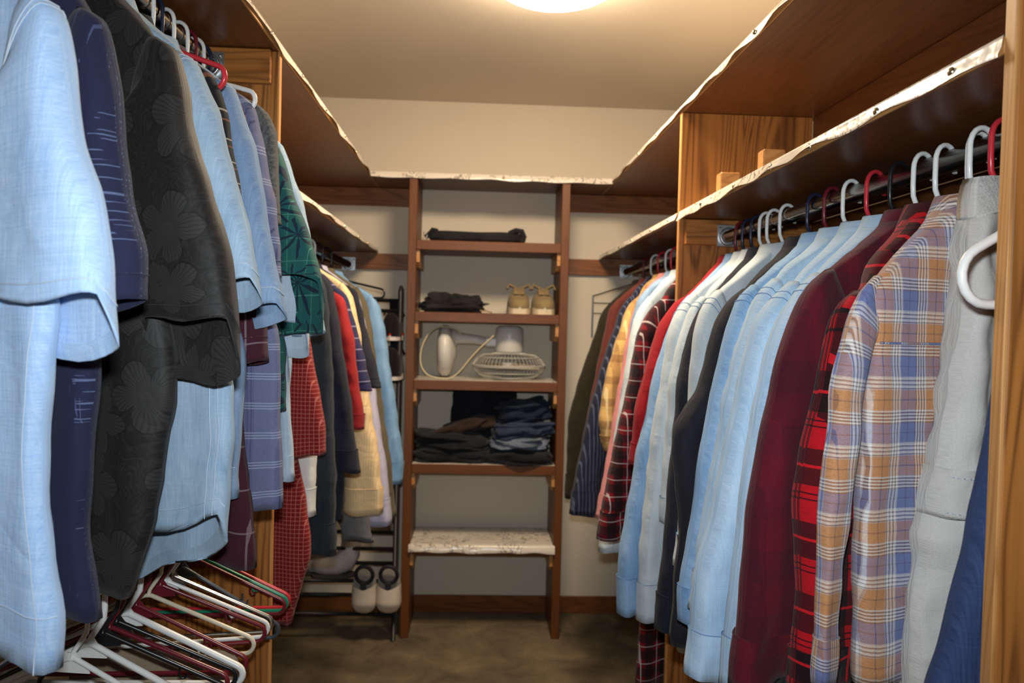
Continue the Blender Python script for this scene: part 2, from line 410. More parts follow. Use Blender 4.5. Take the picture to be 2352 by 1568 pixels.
# back shelf over the tower
bs = thing('wall_shelf', (.05, D-.16, ZU), 'short upper shelf across the back wall above the shelf tower', 'shelf')
MB().box(XL+.006, XR-.006, YT, D-.001, ZU, ZU+.019, .001).build('board', woodshade('x'), bs)
n = 46; P = np.zeros((n, 8, 3)); f1, f2 = wob(3, 5, 8, 40), wob(5, 5, 12, 50)
for i, x in enumerate(np.linspace(XL+.006, XR-.006, n)):
    L = .024*(1+.3*f1(x)); o = .003+.004*(1+f2(x))
    for j, (dy, dz) in enumerate([(.30, .0015), (.08, .0015), (.02, .003+.002*f2(x*2)), (.0, .002), (-.003, -.004), (-.003-.5*o, -L*.5), (-.003-o, -L*.85), (-.002-o, -L)]):
        P[i, j] = (x, YT+dy, ZU+.0195+dz)
MB().grid(P, None, False).build('shelf_liner', LINER, bs)
for x in (-.335, .1, .42): MB().lathe([(.0005, -.0045), (.003, -.0042), (.0052, -.0028), (.006, .0)], 10, (x, YT-.006, ZU+.008), 'y').build('tack', TACK, bs)

# ------------------------------------------------------------------ partitions
def partition(name, label, side, xe, xw, y, ztop, cleat):
    t = thing(name, ((xe+xw)/2, y+.01, 0), label, 'partition')
    MB().box(xe, xw, y, y+.019, 0, ztop, .001).build('panel', M('oak_panel', wood, 'z', srgb(92, 52, 22), srgb(186, 122, 60), .8, .42, .6), t)
    MB().box(xe-side*.005, xe, y, y+.019, 0, ztop, .001).build('edge_band', oakedge('z'), t)
    if cleat:
        a, b, z0, z1 = cleat
        MB().box(a, b, y-.019, y, z0, z1, .002).build('cleat', woodm('x'), t)
    return t
partition('partition', 'left oak partition panel standing behind the short-sleeved shirts', -1, XL, XWL+.021, PL, ZU-.001, (XL-.012, XWL+.021, 1.94, ZU-.002))
partition('partition', 'right oak partition panel with bold cathedral grain, midway along the right side', 1, XR, XWR-.021, PR, ZU-.001, (XR+.012, XWR-.021, 1.638, ZL-.002))
partition('partition', 'nearest oak upright at the right edge of the picture', 1, XR, XWR-.001, .825, 2.3, None)

# ------------------------------------------------------------------ rods
def rod(label, x, z, y0, y1, r=.0165, plates=(1,), mat=STEELD):
    t = thing('closet_rod', (x, (y0+y1)/2, z-r), label, 'rod')
    MB().tube([(x, y0, z), (x, (y0+y1)/2, z), (x, y1, z)], r, 20).build('tube', mat, t)
    for e in plates:
        yy = y1 if e == 1 else y0
        p = MB().box(x-.03, x+.032, yy, yy+.003*(1 if e == 1 else -1), z-.028, z+.034, .0008).build('bracket', GALV, t)
        MB().lathe([(.026, 0), (.026, -.012*e), (.022, -.014*e), (.021, -.001*e)], 24, (x, yy, z), 'y').build('socket', GALV, t)
        for sx in (-.022, .024): MB().lathe([(.0005, -.004*e), (.003, -.003*e), (.004, 0)], 10, (x+sx, yy, z+.024), 'y').build('screw', CHROME, t)
RL, RR, RZL, RZR = -.63, .716, 1.972, 1.662
rod('high chrome rod on the left carrying the short-sleeved shirts', RL, RZL, .2, PL-.022)
rod('low rod on the left carrying the empty plastic hangers', RL, .937, .35, PL-.003)
rod('rod at the far left under the short lower shelf', -.614, 1.655, PL+.02, D-.024, plates=(1,))
rod('near right metal rod carrying the long-sleeved shirts', RR, RZR, .845, PR-.022)
rod('rod at the far right behind the right partition', .705, 1.655, PR+.02, D-.024)

# ------------------------------------------------------------------ hangers
def frame_of(hook, sh):
    e = np.array([sh[0]-hook[0], sh[1]-hook[1], 0.]); e /= np.linalg.norm(e)
    n = np.array([e[1], -e[0], 0.]);  n = -n if n[1] > 0 else n
    return e, n
def arc(c, r, a0, a1, k): return [(c[0]+r*math.cos(a), c[1]+r*math.sin(a)) for a in np.linspace(a0, a1, k)]
def hanger_pts(hw=.205, drop=.105, bar=.135, R=.018):
    """closed outline: sloping arms running tangentially into round corners, then the straight lower bar"""
    C = np.array([hw-R, -bar+R]); P = np.array([.006, -.006]); d = C-P; L = np.linalg.norm(d)
    a1 = math.atan2(d[1], d[0])+math.pi-math.acos(min(1, R/L)); a1 = (a1+math.pi) % (2*math.pi)-math.pi
    if a1 < 0: a1 += math.pi*2*(a1 < -math.pi/2)
    right = arc(C, R, a1, -math.pi/2, 9)
    left = [(-x, y) for x, y in reversed(right)]
    return [(P[0], P[1])]+right+left+[(-P[0], P[1])]
def hanger(hook, e, color, label, group, hw=.205, drop=.105, bar=.135, notch=True, r=.0044, sign=1, R=.018):
    """tubular plastic hanger hanging on a rod; hook = centre of the rod"""
    hook = np.array(hook, float); e = np.array(e, float)
    neck = hook+np.array([0, 0, -.082])
    w = lambda a, z: neck+a*e+np.array([0, 0, z])
    t = thing('plastic_hanger', w(0, -bar), label, 'hanger', group); m = PLASTIC[color] if isinstance(color, str) else color
    MB().tube([w(*p) for p in hanger_pts(hw, drop, bar, min(R, .4*bar, .4*hw))], r, 8, closed=True).build('frame', m, t)
    hk = [(0, -.008), (.003, .006), (.014*sign, .022), (.024*sign, .038), (.0255*sign, .055), (.0255*sign, .082)]
    hk += [(sign*.0255*math.cos(a), .082+.0265*math.sin(a)) for a in np.linspace(.25, 2.9, 9)] + [(-.0255*sign, .078), (-.023*sign, .068)]
    MB().tube([w(*p) for p in hk], r*.92, 8).build('hook', m, t)
    if notch:
        pz = [w(-.03, -.028), w(.03, -.028), w(.008, .004), w(-.008, .004)]; pn = np.array([e[1], -e[0], 0])*.0015
        MB().add([q-pn for q in pz]+[q+pn for q in pz], [(0, 1, 2, 3), (7, 6, 5, 4)]+[(k, k+4, (k+1) % 4+4, (k+1) % 4) for k in range(4)]).build('neck_web', m, t)
        for sg in (1, -1):
            a0 = .62*hw*sg; z0 = -.006+(a0*sg-.006)/(hw-.036)*(-drop+.018)
            MB().tube([w(a0, z0), (w(a0, z0-.016)), w(a0+.004*sg, z0-.021), w(a0+.010*sg, z0-.020), w(a0+.012*sg, z0-.014)], .0022, 6).build('notch_hook', m, t)
    return t

# ------------------------------------------------------------------ garments
def interp_st(st, nr):
    st = np.array(st, float); mid = (st[:, 0:2]+st[:, 2:4])/2
    d = np.concatenate([[0], np.cumsum(np.linalg.norm(np.diff(st[:, 0:2], axis=0), axis=1)+np.linalg.norm(np.diff(st[:, 2:4], axis=0), axis=1)+1e-4)])
    k = nr*4; x = np.linspace(0, d[-1], k); S = np.stack([np.interp(x, d, st[:, j]) for j in range(5)], 1)
    w = max(3, int(k*.03)*2+1); ker = np.ones(w)/w
    T = np.stack([np.convolve(np.pad(S[:, j], w//2, mode='reflect', reflect_type='odd'), ker, 'valid') for j in range(5)], 1)
    return T[np.linspace(0, k-1, nr).astype(int)]
def loft(hook, e, nn, st, nr=40, nc=32, amp=.008, seed=0, fine=.0016, tilt=0., lip=.02, boff=0., grow=1., pw=.8, edge=.0022):
    r = np.random.RandomState(seed); S = interp_st(st, nr); t = np.linspace(0, 1, nr)[:, None]
    ph = np.arange(nc)*2*np.pi/nc; c = np.sign(np.cos(ph))*np.abs(np.cos(ph))**pw; s = np.sign(np.sin(ph))*np.abs(np.sin(ph))**.5
    a = (S[:, 0:1]+S[:, 2:3])/2+(S[:, 0:1]-S[:, 2:3])/2*c; z = (S[:, 1:2]+S[:, 3:4])/2+(S[:, 1:2]-S[:, 3:4])/2*c
    b = S[:, 4:5]*s
    jz = S[:, 1:2]; a = a+np.sign(c)*np.abs(c)**2*(t > .08)*edge*(np.sin(jz*r.uniform(20, 34)+r.uniform(0, 6))+.7*np.sin(jz*r.uniform(45, 80)+r.uniform(0, 6)))*r.uniform(.5, 1)
    F = np.zeros_like(a)
    for _ in range(4):
        k = r.uniform(22, 80); x = k*a+r.uniform(0, 6.28)+r.uniform(-2.5, 2.5)*t+r.uniform(.2, 1.4)*np.sin(r.uniform(3, 7)*t+r.uniform(0, 6))
        F += r.uniform(.4, 1)*(.5*np.sin(x)+1.2*(.64-np.abs(np.sin(x/2))))
    b = b+amp*F/2*(.25+.75*t**.8*grow)
    G = np.zeros_like(a)
    for _ in range(7):
        th = r.uniform(-.9, .9); k = r.uniform(60, 190); G += np.sin(k*(np.cos(th)*a*.7+np.sin(th)*z)+r.uniform(0, 6.28)+2*np.sin(r.uniform(6, 14)*z+r.uniform(0, 6)))*r.uniform(.4, 1)
    b = b+fine*G/2*(np.sign(s)*.6+.4*r.uniform(-1, 1))
    e_t = np.clip((t-.7)/.3, 0, 1)**2
    z = z+tilt*np.sign(s)*np.abs(s)**.3*e_t
    hz = r.uniform(-1, 1, 3); z = z+e_t*.006*np.sin(a*40+hz[0]*6)
    rows_a, rows_z, rows_b = [a], [z], [b]
    if lip:
        ca = a[-1:].mean(); cb = b[-1:].mean()
        for (sh, up) in ((.97, .001), (.94, lip)):
            rows_a.append(ca+(a[-1:]-ca)*sh); rows_b.append(cb+(b[-1:]-cb)*(sh-.12*(sh < .96))); rows_z.append(z[-1:]+up)
    A, Z, B = map(np.concatenate, (rows_a, rows_z, rows_b)); B = B+boff
    P = np.array(hook)[None, None, :]*1.0+A[..., None]*e+B[..., None]*nn; P[..., 2] = Z
    midd = np.concatenate([[0], np.cumsum(np.linalg.norm(np.diff(P.mean(1), axis=0), axis=1))])
    arcs = np.concatenate([[0], np.cumsum(np.abs(np.diff(c*1.0)))])
    hwid = np.abs(S[:, 0]-S[:, 2]).max()/2
    U = A+np.where(s >= 0, 0, 3*hwid)[None, :]; U = U+.37*seed
    UV = np.stack([U, np.repeat((midd+.11*seed)[:, None], nc, 1)], 2)
    return P, UV
def pol(pts, d):
    pts = np.array(pts); L = np.concatenate([[0], np.cumsum(np.linalg.norm(np.diff(pts, axis=0), axis=1))])
    return np.array([np.interp(d, L, pts[:, 0]), np.interp(d, L, pts[:, 1])]), L[-1]
NG = [0]
def garment(label, mat, side, hookxz, corner, xsh, outer, body=None, zhem=None, long=True, dy=.10, collar=True, w=None, cat='shirt', name=None,
            group=None, hang='white', ysh=None, th=.024, amp=.010, tilt=.0, seam=None, cuff=None, yoke=False, name_short=None, hemw=.0, slth=.027, buttons=0, bt=0., hemdrop=0., hx=0., hz=0., hw=.2, sleeve_front=None):
    """corner/outer/body are measured along the photograph and set on the garment's own vertical plane"""
    NG[0] += 1; seed = NG[0]*3+1
    if sleeve_front is None: sleeve_front = .0 if long else .01
    xr, zr = hookxz
    if ysh is None: ysh = atx(*corner, xsh)[1]
    hook = np.array([xr, ysh+dy, zr]); e, nn = frame_of(hook, (xsh, ysh))
    def pl(px, py):
        d = ray(px, py); k = np.dot(hook-CO, nn)/np.dot(d, nn); q = CO+d*k
        return (np.dot(q-hook, e), q[2])
    O = [pl(*p) for p in ([corner]+list(outer))]
    sa, sz = O[0]
    zn = max(zr-.085, sz+.06) if sz+.16 > zr-.085 else zr-.085
    zn = zr-.078
    if zn-sz < .07: sz_eff = zn-.07
    else: sz_eff = sz
    wall = (abs((XWL if side < 0 else XWR)-xr)-.02)/max(.3, abs(e[0]))
    sb = -min(sa, wall-.03, .225)
    if zhem is None: zhem = min(o[1] for o in O)-.05
    t = thing(name or ('long_sleeved_shirt' if long else 'short_sleeved_shirt'), (hook[0], hook[1], zhem), label, cat, group)
    # body
    st = [(.062, zn, -.062, zn, th*1.5), (.11, zn-.012-.25*(zn-sz-.02), -.11, zn-.012-.25*(zn-sz-.02), th*1.25),
          (sa-.035, sz+.018, sb+.035, sz+.018, th*.9), (sa-.012, sz-.015, sb+.012, sz-.015, th*.95), (sa-.02, sz-.10, sb+.01, sz-.1, th)]
    if body:
        B = [pl(*p) for p in body]
        zz = [b[1] for b in B]
        if zz[0] < sz-.16: st.append((min(sa-.03, B[0][0]+.015), (sz-.1+zz[0])/2, sb+.004, (sz-.1+zz[0])/2, th))
        for (ba, bz) in B[:-1]: st.append((ba, bz, sb-.004, bz, th*1.1))
        st.append((B[-1][0], zz[-1], sb-.006, zz[-1]-hemdrop, th*1.1))
    else:
        st += [(sa-.03, sz-.3, sb, sz-.3, th), (sa-.03+.012, zhem+.02, sb-.005, zhem+.02, th*1.1), (sa-.03+.012, zhem, sb-.005, zhem, th*1.1)]
    P, UV = loft(hook, e, nn, st, 52, 40, amp, seed, boff=0., tilt=bt)
    bo = MB().grid(P, UV).build('body', mat, t)
    if seam and not long:
        for c0 in ((2, 3) if bt else (2,)): MB().tube([P[r_, c0]+nn*.0012 for r_ in range(9, 52)], .0007, 4).build('side_seam', seam, bo)
        MB().tube([P[48, c]+nn*.0011 for c in range(0, 21)], .0007, 4).build('hem_stitching', seam, bo)
    if yoke:
        zrow = int(np.argmin(np.abs(P[:52, :, 2].mean(1)-(sz-.075)))); cols = [c for c in range(1, 20)]
        MB().tube([P[zrow, c]+nn*.0015 for c in cols], .0018, 5).build('yoke_seam', seam or mat, bo)
    # aisle sleeve
    if w is None: w = (.145, .085) if long else (.17, .155)
    poly = [(sa-.03, sz+.016)]+O[0:1]+O[1:]
    _, L = pol(poly, 0); st = []
    for d in np.linspace(0, L, 14):
        q, _ = pol(poly, d); f = d/L
        ww = (.045+(w[0]-.045)*min(1, d/.13)) if d < .13 else w[0]+(w[1]-w[0])*((d-.13)/max(L-.13, .01))
        dr = (.18 if long else .15)*min(1, w[0]/.11)*math.exp(-(d/.085)**1.5)
        st.append((q[0], q[1], q[0]-ww, q[1]-dr-(0 if long else .012*f), slth*(.75+.45*min(1, d/.1))*(1-.15*f)))
    P, UV = loft(hook, e, nn, st, 46, 28, amp*.75, seed+1, .0022 if long else .0016, tilt, boff=sleeve_front)
    c0 = P[0].mean(0)-e*.03; Pc = np.concatenate([(c0+(P[0]-c0)*.02)[None], (c0+(P[0]-c0)*.6)[None], P])
    slv = MB().grid(Pc, np.concatenate([UV[:1]-.001, UV[:1]-.0005, UV])).build('sleeve', mat, t)
    if seam:
        for dd in (2, 3):
            MB().tube([P[dd, c]+(nn*.0012*np.sign(np.sin(c/28*6.283))) for c in range(28)], .0008, 4, closed=True).build('armhole_seam', seam, slv)
    if not long:
        k = 41; Cn = P[k].mean(0); MB().tube([p+(p-Cn)/max(np.linalg.norm(p-Cn), 1e-5)*.0008 for p in P[k]], .0007, 4, closed=True).build('hem_stitching', seam or mat, slv)
    if long and cuff is not False:
        Q = P[40:46].copy(); UQ = UV[40:46].copy(); Cn = Q.mean(1, keepdims=True); Q = Cn+(Q-Cn)*1.07
        cf = MB().grid(np.concatenate([Q, (Cn+(Q-Cn)*.93)[::-1]]), np.concatenate([UQ+.03, UQ[::-1]])).build('cuff', cuff or mat, t)
        MB().tube([q_ for q_ in Q[0]], .0008, 4, closed=True).build('cuff_seam', seam or mat, cf)
        for bq in range(buttons):
            p = Q[2+2*bq, 7+3*bq]; MB().lathe([(.0005, .003), (.004, .003), (.0055, .0015), (.0055, 0)], 12, (0, 0, 0)).xf(Matrix.Translation(Vector(p)) @ Vector(nn).to_track_quat('Z', 'Y').to_matrix().to_4x4()).build('button', BUTTON, cf)
    # wall-side sleeve
    zl = min(o[1] for o in O)+.02
    st = [(sb+.03, sz+.012, sb+.05, sz-.16, slth*.7), (sb-.005, sz-.05, sb+.1, sz-.2, slth), (sb-.015, sz-.2, sb+.11, sz-.22, slth), (sb-.02, zl, sb+.075, zl, slth)]
    P, UV = loft(hook, e, nn, st, 24, 16, amp*.5, seed+2, boff=-.004)
    MB().grid(P, UV).build('sleeve', mat, t)
    # collar
    if collar:
        A = np.linspace(.35, 2*math.pi-.35, 30)+(math.pi/2 if side < 0 else -math.pi/2)
        P = np.zeros((30, 6, 3)); gap = np.abs(np.linspace(-1, 1, 30))**4
        for i, aa in enumerate(A):
            for j, (k, dz) in enumerate([(1.0, -.012), (.98, .012), (1.0, .022), (1.1, .02), (1.28+.1*gap[i], -.008-.012*gap[i]), (1.36+.16*gap[i], -.02-.028*gap[i])]):
                P[i, j] = hook+e*(.064*k*math.cos(aa))+nn*(th*1.75*k*math.sin(aa)); P[i, j, 2] = zn+dz-.012*abs(math.cos(aa))
        MB().grid(P, None, False).build('collar', mat, t)
    if hang:
        hanger(hook, e, hang, '%s plastic hanger holding the %s' % ({'navy': 'dark navy'}.get(hang, hang), name_short or label), None, hw=max(.11, min(hw, sa-.065, -sb+.0))+(.065+hx if hx else 0), drop=max(.07, zn+.0-sz-.02-hz), bar=max(.09, zn-sz+.01-hz), notch=False)
    return t

# --- cloth
LB = denim('light_blue_chambray', srgb(138, 176, 222), srgb(190, 214, 240), .75, 5, .4)
NAVYS = slub('navy_slub_cloth', srgb(33, 37, 64), srgb(112, 128, 168), srgb(90, 100, 140))
BLK = petals('black_hibiscus_cloth', srgb(26, 25, 25), srgb(46, 45, 45), srgb(16, 15, 15), 9.5, 5)
DEN1 = denim('washed_denim', srgb(128, 158, 188), srgb(178, 202, 222), .5, 7)
DEN2 = denim('mid_blue_denim', srgb(108, 138, 178), srgb(154, 180, 210), .5, 6)
DENP = denim('pale_denim', srgb(158, 182, 206), srgb(200, 216, 230), .5, 6)
BSTR = check('black_striped_knit', srgb(28, 27, 28), [('v', .034, .0, .06, srgb(190, 178, 166), .7), ('v', .034, .3, .36, srgb(150, 90, 70), .6)])
MARP = check('maroon_windowpane_cloth', srgb(66, 30, 42), [('u', .075, 0, .045, srgb(140, 120, 130), .6), ('v', .075, 0, .04, srgb(140, 120, 130), .6)])
BLUP = check('slate_blue_plaid', srgb(108, 114, 148), [('u', .06, .0, .3, srgb(96, 102, 138), .7), ('u', .06, .08, .1, srgb(66, 68, 106), .8), ('u', .06, .2, .22, srgb(66, 68, 106), .8), ('v', .055, .0, .04, srgb(168, 182, 208), .55), ('v', .055, .09, .13, srgb(168, 182, 208), .55), ('v', .055, .18, .22, srgb(168, 182, 208), .55)])
GREY = heather('grey_heather_jersey', srgb(58, 60, 62), srgb(110, 112, 114))
GREEN = petals('green_palm_print', srgb(30, 92, 86), srgb(20, 36, 58), srgb(18, 34, 58), 11.5, 10, True, [('u', .04, 0, .35, srgb(24, 78, 84), .6), ('v', .05, 0, .4, srgb(28, 88, 92), .55), ('u', .04, .5, .53, srgb(90, 160, 140), .6), ('v', .05, .6, .63, srgb(90, 160, 140), .6)])
RUST = check('rust_gingham', srgb(126, 32, 32), [('u', .0105, 0, .14, srgb(205, 130, 120), .55), ('v', .0105, 0, .14, srgb(205, 130, 120), .6)], base2=srgb(128, 28, 30))
CHAR = denim('charcoal_knit', srgb(30, 36, 44), srgb(52, 58, 68), .5)
NAVYD = denim('dark_navy_knit', srgb(26, 28, 38), srgb(46, 48, 60), .4)
RED = denim('brick_red_cotton', srgb(138, 30, 34), srgb(164, 46, 48), .4)
DRED = denim('crimson_cotton', srgb(140, 18, 28), srgb(166, 32, 40), .4)
PSTR = check('navy_striped_pique', srgb(48, 48, 82), [('v', .036, 0, .09, srgb(150, 146, 176), .8)])
CREAM = check('cream_rib_knit', srgb(232, 204, 158), [('u', .008, 0, .3, srgb(206, 176, 132), .5)])
LAV = denim('lavender_cotton', srgb(168, 168, 196), srgb(198, 196, 220), .4)
GRYT = denim('grey_twill', srgb(84, 86, 90), srgb(110, 112, 116), .4)
OLIVE = denim('olive_twill', srgb(88, 80, 62), srgb(116, 106, 84), .4)
DEN4 = denim('bright_blue_denim', srgb(104, 152, 200), srgb(152, 190, 226), .5, 8)
WHITE = denim('white_cotton', srgb(205, 210, 208), srgb(235, 236, 232), .4)
DRP = check('dark_red_tartan', srgb(116, 20, 30), [('u', .05, 0, .5, srgb(24, 22, 26), .82), ('v', .05, 0, .5, srgb(24, 22, 26), .75), ('u', .05, .72, .77, srgb(200, 190, 190), .75), ('v', .05, .72, .77, srgb(200, 190, 190), .7)])
TANP = check('tan_plaid', srgb(214, 176, 110), [('u', .07, 0, .4, srgb(132, 86, 58), .5), ('v', .08, 0, .35, srgb(132, 86, 58), .5), ('u', .07, .6, .7, srgb(240, 220, 170), .7)], dist=.01)
PINK = denim('salmon_pink_cotton', srgb(206, 128, 132), srgb(228, 158, 158), .4)
NSTR = check('navy_pinstripe', srgb(34, 38, 56), [('u', .014, 0, .22, srgb(96, 104, 132), .7)], dist=.006)
BRWN = denim('russet_cotton', srgb(86, 40, 36), srgb(108, 54, 48), .4)
CAMO = check('dark_olive_jacket_cloth', srgb(34, 30, 22), [], base2=srgb(52, 46, 30))
BLKJ = denim('black_fleece', srgb(26, 26, 32), srgb(44, 44, 52), .3)
DENA = denim('streaked_denim', srgb(112, 154, 202), srgb(164, 198, 232), .55, 9)
DENC = denim('pale_washed_denim', srgb(150, 184, 216), srgb(192, 216, 238), .5, 6)
WBLU = denim('bleached_denim', srgb(186, 204, 216), srgb(216, 226, 232), .5, 5)
MAR = check('maroon_buffalo_check', srgb(84, 18, 30), [('u', .075, 0, .5, srgb(60, 16, 32), .75), ('v', .09, 0, .5, srgb(62, 18, 36), .7), ('u', .075, .6, .9, srgb(112, 22, 34), .6)], base2=srgb(80, 18, 32), weave=True)
RBLK = check('red_black_plaid', srgb(176, 18, 30), [('u', .085, 0, .55, srgb(22, 14, 18), .9), ('v', .1, 0, .5, srgb(24, 14, 18), .85), ('u', .085, .25, .3, srgb(200, 24, 36), .9), ('v', .1, .22, .26, srgb(200, 24, 36), .9), ('v', .1, .6, .62, srgb(20, 12, 16), .9), ('v', .1, .68, .7, srgb(20, 12, 16), .9)], dist=.008)
ORG, PBL = srgb(186, 134, 92), srgb(108, 120, 166)
PWH, PBR = srgb(222, 220, 216), srgb(120, 92, 96)
_pb = []
for ax in 'uv':
    _pb += [(ax, .088, 0, .30, ORG, 1.), (ax, .088, .30, .50, srgb(186, 168, 160), 1.), (ax, .088, .50, .80, PBL, 1.), (ax, .088, .80, 1.0, srgb(190, 192, 200), 1.)]
    _pb += [(ax, .088, .31+.05*i, .33+.05*i, PWH, 1.) for i in range(4)] + [(ax, .088, .335+.05*i, .355+.05*i, srgb(96, 70, 74), .9) for i in range(4)]
    _pb += [(ax, .088, .82+.06*i, .845+.06*i, PWH, 1.) for i in range(3)] + [(ax, .088, .85+.06*i, .87+.06*i, srgb(96, 70, 74), .8) for i in range(3)]
    _pb += [(ax, .088, .14, .16, srgb(110, 80, 80), .9), (ax, .088, .64, .66, srgb(90, 84, 120), .9)]
PLAID = check('orange_blue_flannel', srgb(140, 118, 120), _pb, dist=.004, weave=True)
STW = plain('pale_thread', srgb(186, 202, 218), .8, .2); STB = plain('blue_thread', srgb(104, 136, 178), .8, .2)
CARGO = denim('grey_nylon', srgb(184, 183, 180), srgb(204, 203, 200), .2, 4, .25, .42)
JEAN = denim('indigo_denim', srgb(34, 46, 82), srgb(66, 84, 126), .7, 5)

# --- near left: short sleeves
L_ = (RL, RZL)
gl = dict(side=-1, hookxz=L_, xsh=-.43, long=False)
garment('light blue chambray short-sleeved shirt, nearest at the left edge', LB, corner=(150, 20), outer=[(165, 100), (185, 290), (225, 430), (250, 620), (266, 745)],
        body=[(135, 730), (112, 900), (95, 1040), (115, 1250), (132, 1400), (128, 1530)], zhem=1.03, seam=STW, hang='ivory', tilt=.03, name_short='light blue chambray shirt', **gl)
garment('navy short-sleeved shirt with broken pale dashes, second from the left edge', NAVYS, corner=(255, 50), outer=[(268, 160), (290, 400), (330, 585), (326, 698)],
        body=[(222, 800), (212, 1000), (190, 1250), (215, 1420)], zhem=.98, hang='maroon', name_short='navy dashed shirt', **gl)
garment('black short-sleeved shirt with tonal hibiscus print', BLK, corner=(408, 110), outer=[(440, 260), (500, 480), (532, 640), (546, 800)],
        body=[(392, 850), (372, 1000), (355, 1150), (325, 1290), (300, 1365)], zhem=1.0, hang='red', tilt=.045, amp=.014, name_short='black hibiscus shirt', **gl)
garment('washed denim short-sleeved shirt with double white stitching beside the black floral shirt', DEN1, corner=(455, 140), outer=[(500, 250), (560, 480), (606, 672)],
        body=[(532, 870), (527, 1050), (520, 1218)], zhem=.98, seam=STW, tilt=.02, hemdrop=.2, bt=.03, hang='white', name_short='washed denim shirt', **gl)
garment('thin black striped knit polo squeezed between two denim shirts', BSTR, corner=(497, 172), outer=[(525, 270), (562, 470), (575, 560), (580, 640)], body=[(500, 800), (505, 1000), (505, 1150)], th=.016, slth=.02,
        hang='red', hx=.018, hz=-.008, name_short='black striped polo', **gl)
garment('mid blue denim short-sleeved shirt right of the thin black striped polo', DEN2, corner=(540, 200), outer=[(585, 330), (612, 480), (657, 722)], body=[(560, 800), (555, 1000), (548, 1150)], seam=STW, tilt=.015, hang='white', name_short='mid blue denim shirt', **gl)
garment('dark maroon windowpane-check shirt hanging low behind the denim shirts', MARP, corner=(556, 225), outer=[(585, 400), (605, 650), (612, 830)], body=[(548, 870), (555, 1000), (576, 1180), (583, 1300)], zhem=.83, hang='navy', name_short='dark maroon checked shirt', **gl)
garment('slate blue plaid short-sleeved shirt with a square white-lined check', BLUP, corner=(580, 232), outer=[(607, 350), (640, 480), (648, 640)], body=[(634, 760), (637, 1000), (641, 1176)], zhem=.93, hang='white', hx=.006, hz=-.002, dy=0.09, name_short='slate blue plaid shirt', **gl)
garment('grey heather T-shirt in front of the left partition edge', GREY, corner=(612, 250), outer=[(632, 300), (640, 380), (648, 520)], collar=False, cat='t-shirt', name='t_shirt', zhem=1.15, body=[(620, 700), (620, 900)], hang='white', dy=0.06, name_short='grey heather T-shirt', **gl)
garment('green palm-print short-sleeved shirt', GREEN, corner=(640, 330), outer=[(690, 480), (752, 665), (747, 700)], ysh=1.63, zhem=1.1, body=[(655, 800), (655, 950)], tilt=.06, hang='maroon', dy=0.05, name_short='green palm-print shirt', **gl)
garment('pale denim short-sleeved shirt with a light cuff right under the green sleeve', DENP, corner=(648, 340), outer=[(675, 480), (700, 640), (712, 775)], ysh=1.68, zhem=.96, body=[(660, 820), (670, 1000), (676, 1110)], seam=STW, tilt=.04, hang='white', dy=0.045, name_short='pale denim shirt', **gl)
garment('very pale blue shirt last before the left partition', DEN1, corner=(652, 330), outer=[(690, 440), (716, 560), (747, 765)], ysh=1.735, zhem=1.1, body=[(665, 800), (665, 950)], hang='navy', dy=.03, name_short='very pale blue shirt', **gl)
# --- far left
F_ = (-.614, 1.655)
fl_ = dict(side=-1, hookxz=F_, xsh=-.42, dy=.07, hw=.19)
garment('rust red gingham shirt with fine white grid, nearest behind the left partition', RUST, corner=(672, 640), outer=[(700, 740), (722, 850), (740, 960), (741, 1050)], ysh=1.97, body=[(685, 1080), (700, 1150), (712, 1260), (690, 1350), (668, 1438)], zhem=.55, w=(.15, .12), cuff=False, hang='maroon', name_short='rust gingham shirt', **fl_)
garment('white shirt showing as a thin strip beside the rust gingham shirt', WHITE, corner=(690, 640), outer=[(705, 740), (715, 900), (722, 1050), (718, 1180)], ysh=2.05, body=[(700, 1100), (702, 1200), (690, 1300)], zhem=.68, hang='white', name_short='white shirt strip', **fl_)
garment('charcoal knit pullover with long straight sleeve, far left row', CHAR, corner=(738, 622), outer=[(752, 700), (760, 850), (765, 1000), (768, 1150), (766, 1275)], ysh=2.14, zhem=.95, w=(.15, .12), cat='sweater', name='pullover', collar=False, hang='green', name_short='charcoal pullover', **fl_)
garment('dark navy knit sweater with long sleeve between charcoal and red shirts', NAVYD, corner=(757, 640), outer=[(778, 760), (797, 900), (810, 1000), (819, 1085)], ysh=2.24, zhem=.85, body=[(770, 1000), (790, 1100), (785, 1190)], w=(.14, .12), cat='sweater', name='pullover', collar=False, hang='red', name_short='dark navy sweater', **fl_)
garment('brick red long-sleeved shirt in the far left row', RED, corner=(787, 682), outer=[(806, 760), (820, 860), (831, 950), (831, 985)], ysh=2.38, zhem=1.0, w=(.13, .10), hang='maroon', name_short='brick red shirt', **fl_)
garment('navy polo shirt with thin white stripes', PSTR, corner=(795, 672), outer=[(815, 740), (838, 820), (856, 900)], ysh=2.48, zhem=1.02, long=False, w=(.15, .12), hang='white', name_short='navy striped polo', **fl_)
garment('cream ribbed cardigan with folded cuff hanging below the striped polo', CREAM, corner=(805, 660), outer=[(826, 780), (848, 930), (868, 1060), (877, 1150), (872, 1182)], ysh=2.56, zhem=.95, w=(.14, .12), cat='cardigan', name='cardigan', hang='white', name_short='cream cardigan', **fl_)
garment('dark navy long-sleeved polo right of the striped polo', NAVYD, corner=(818, 665), outer=[(838, 740), (860, 820), (876, 886)], ysh=2.66, zhem=1.05, long=False, w=(.13, .10), hang='red', name_short='dark navy polo', **fl_)
garment('lavender shirt with long sleeve right of the cream cardigan', LAV, corner=(822, 668), outer=[(845, 800), (868, 960), (886, 1080), (897, 1180), (895, 1205)], ysh=2.76, zhem=.95, w=(.13, .11), hang='white', name_short='lavender shirt', **fl_)
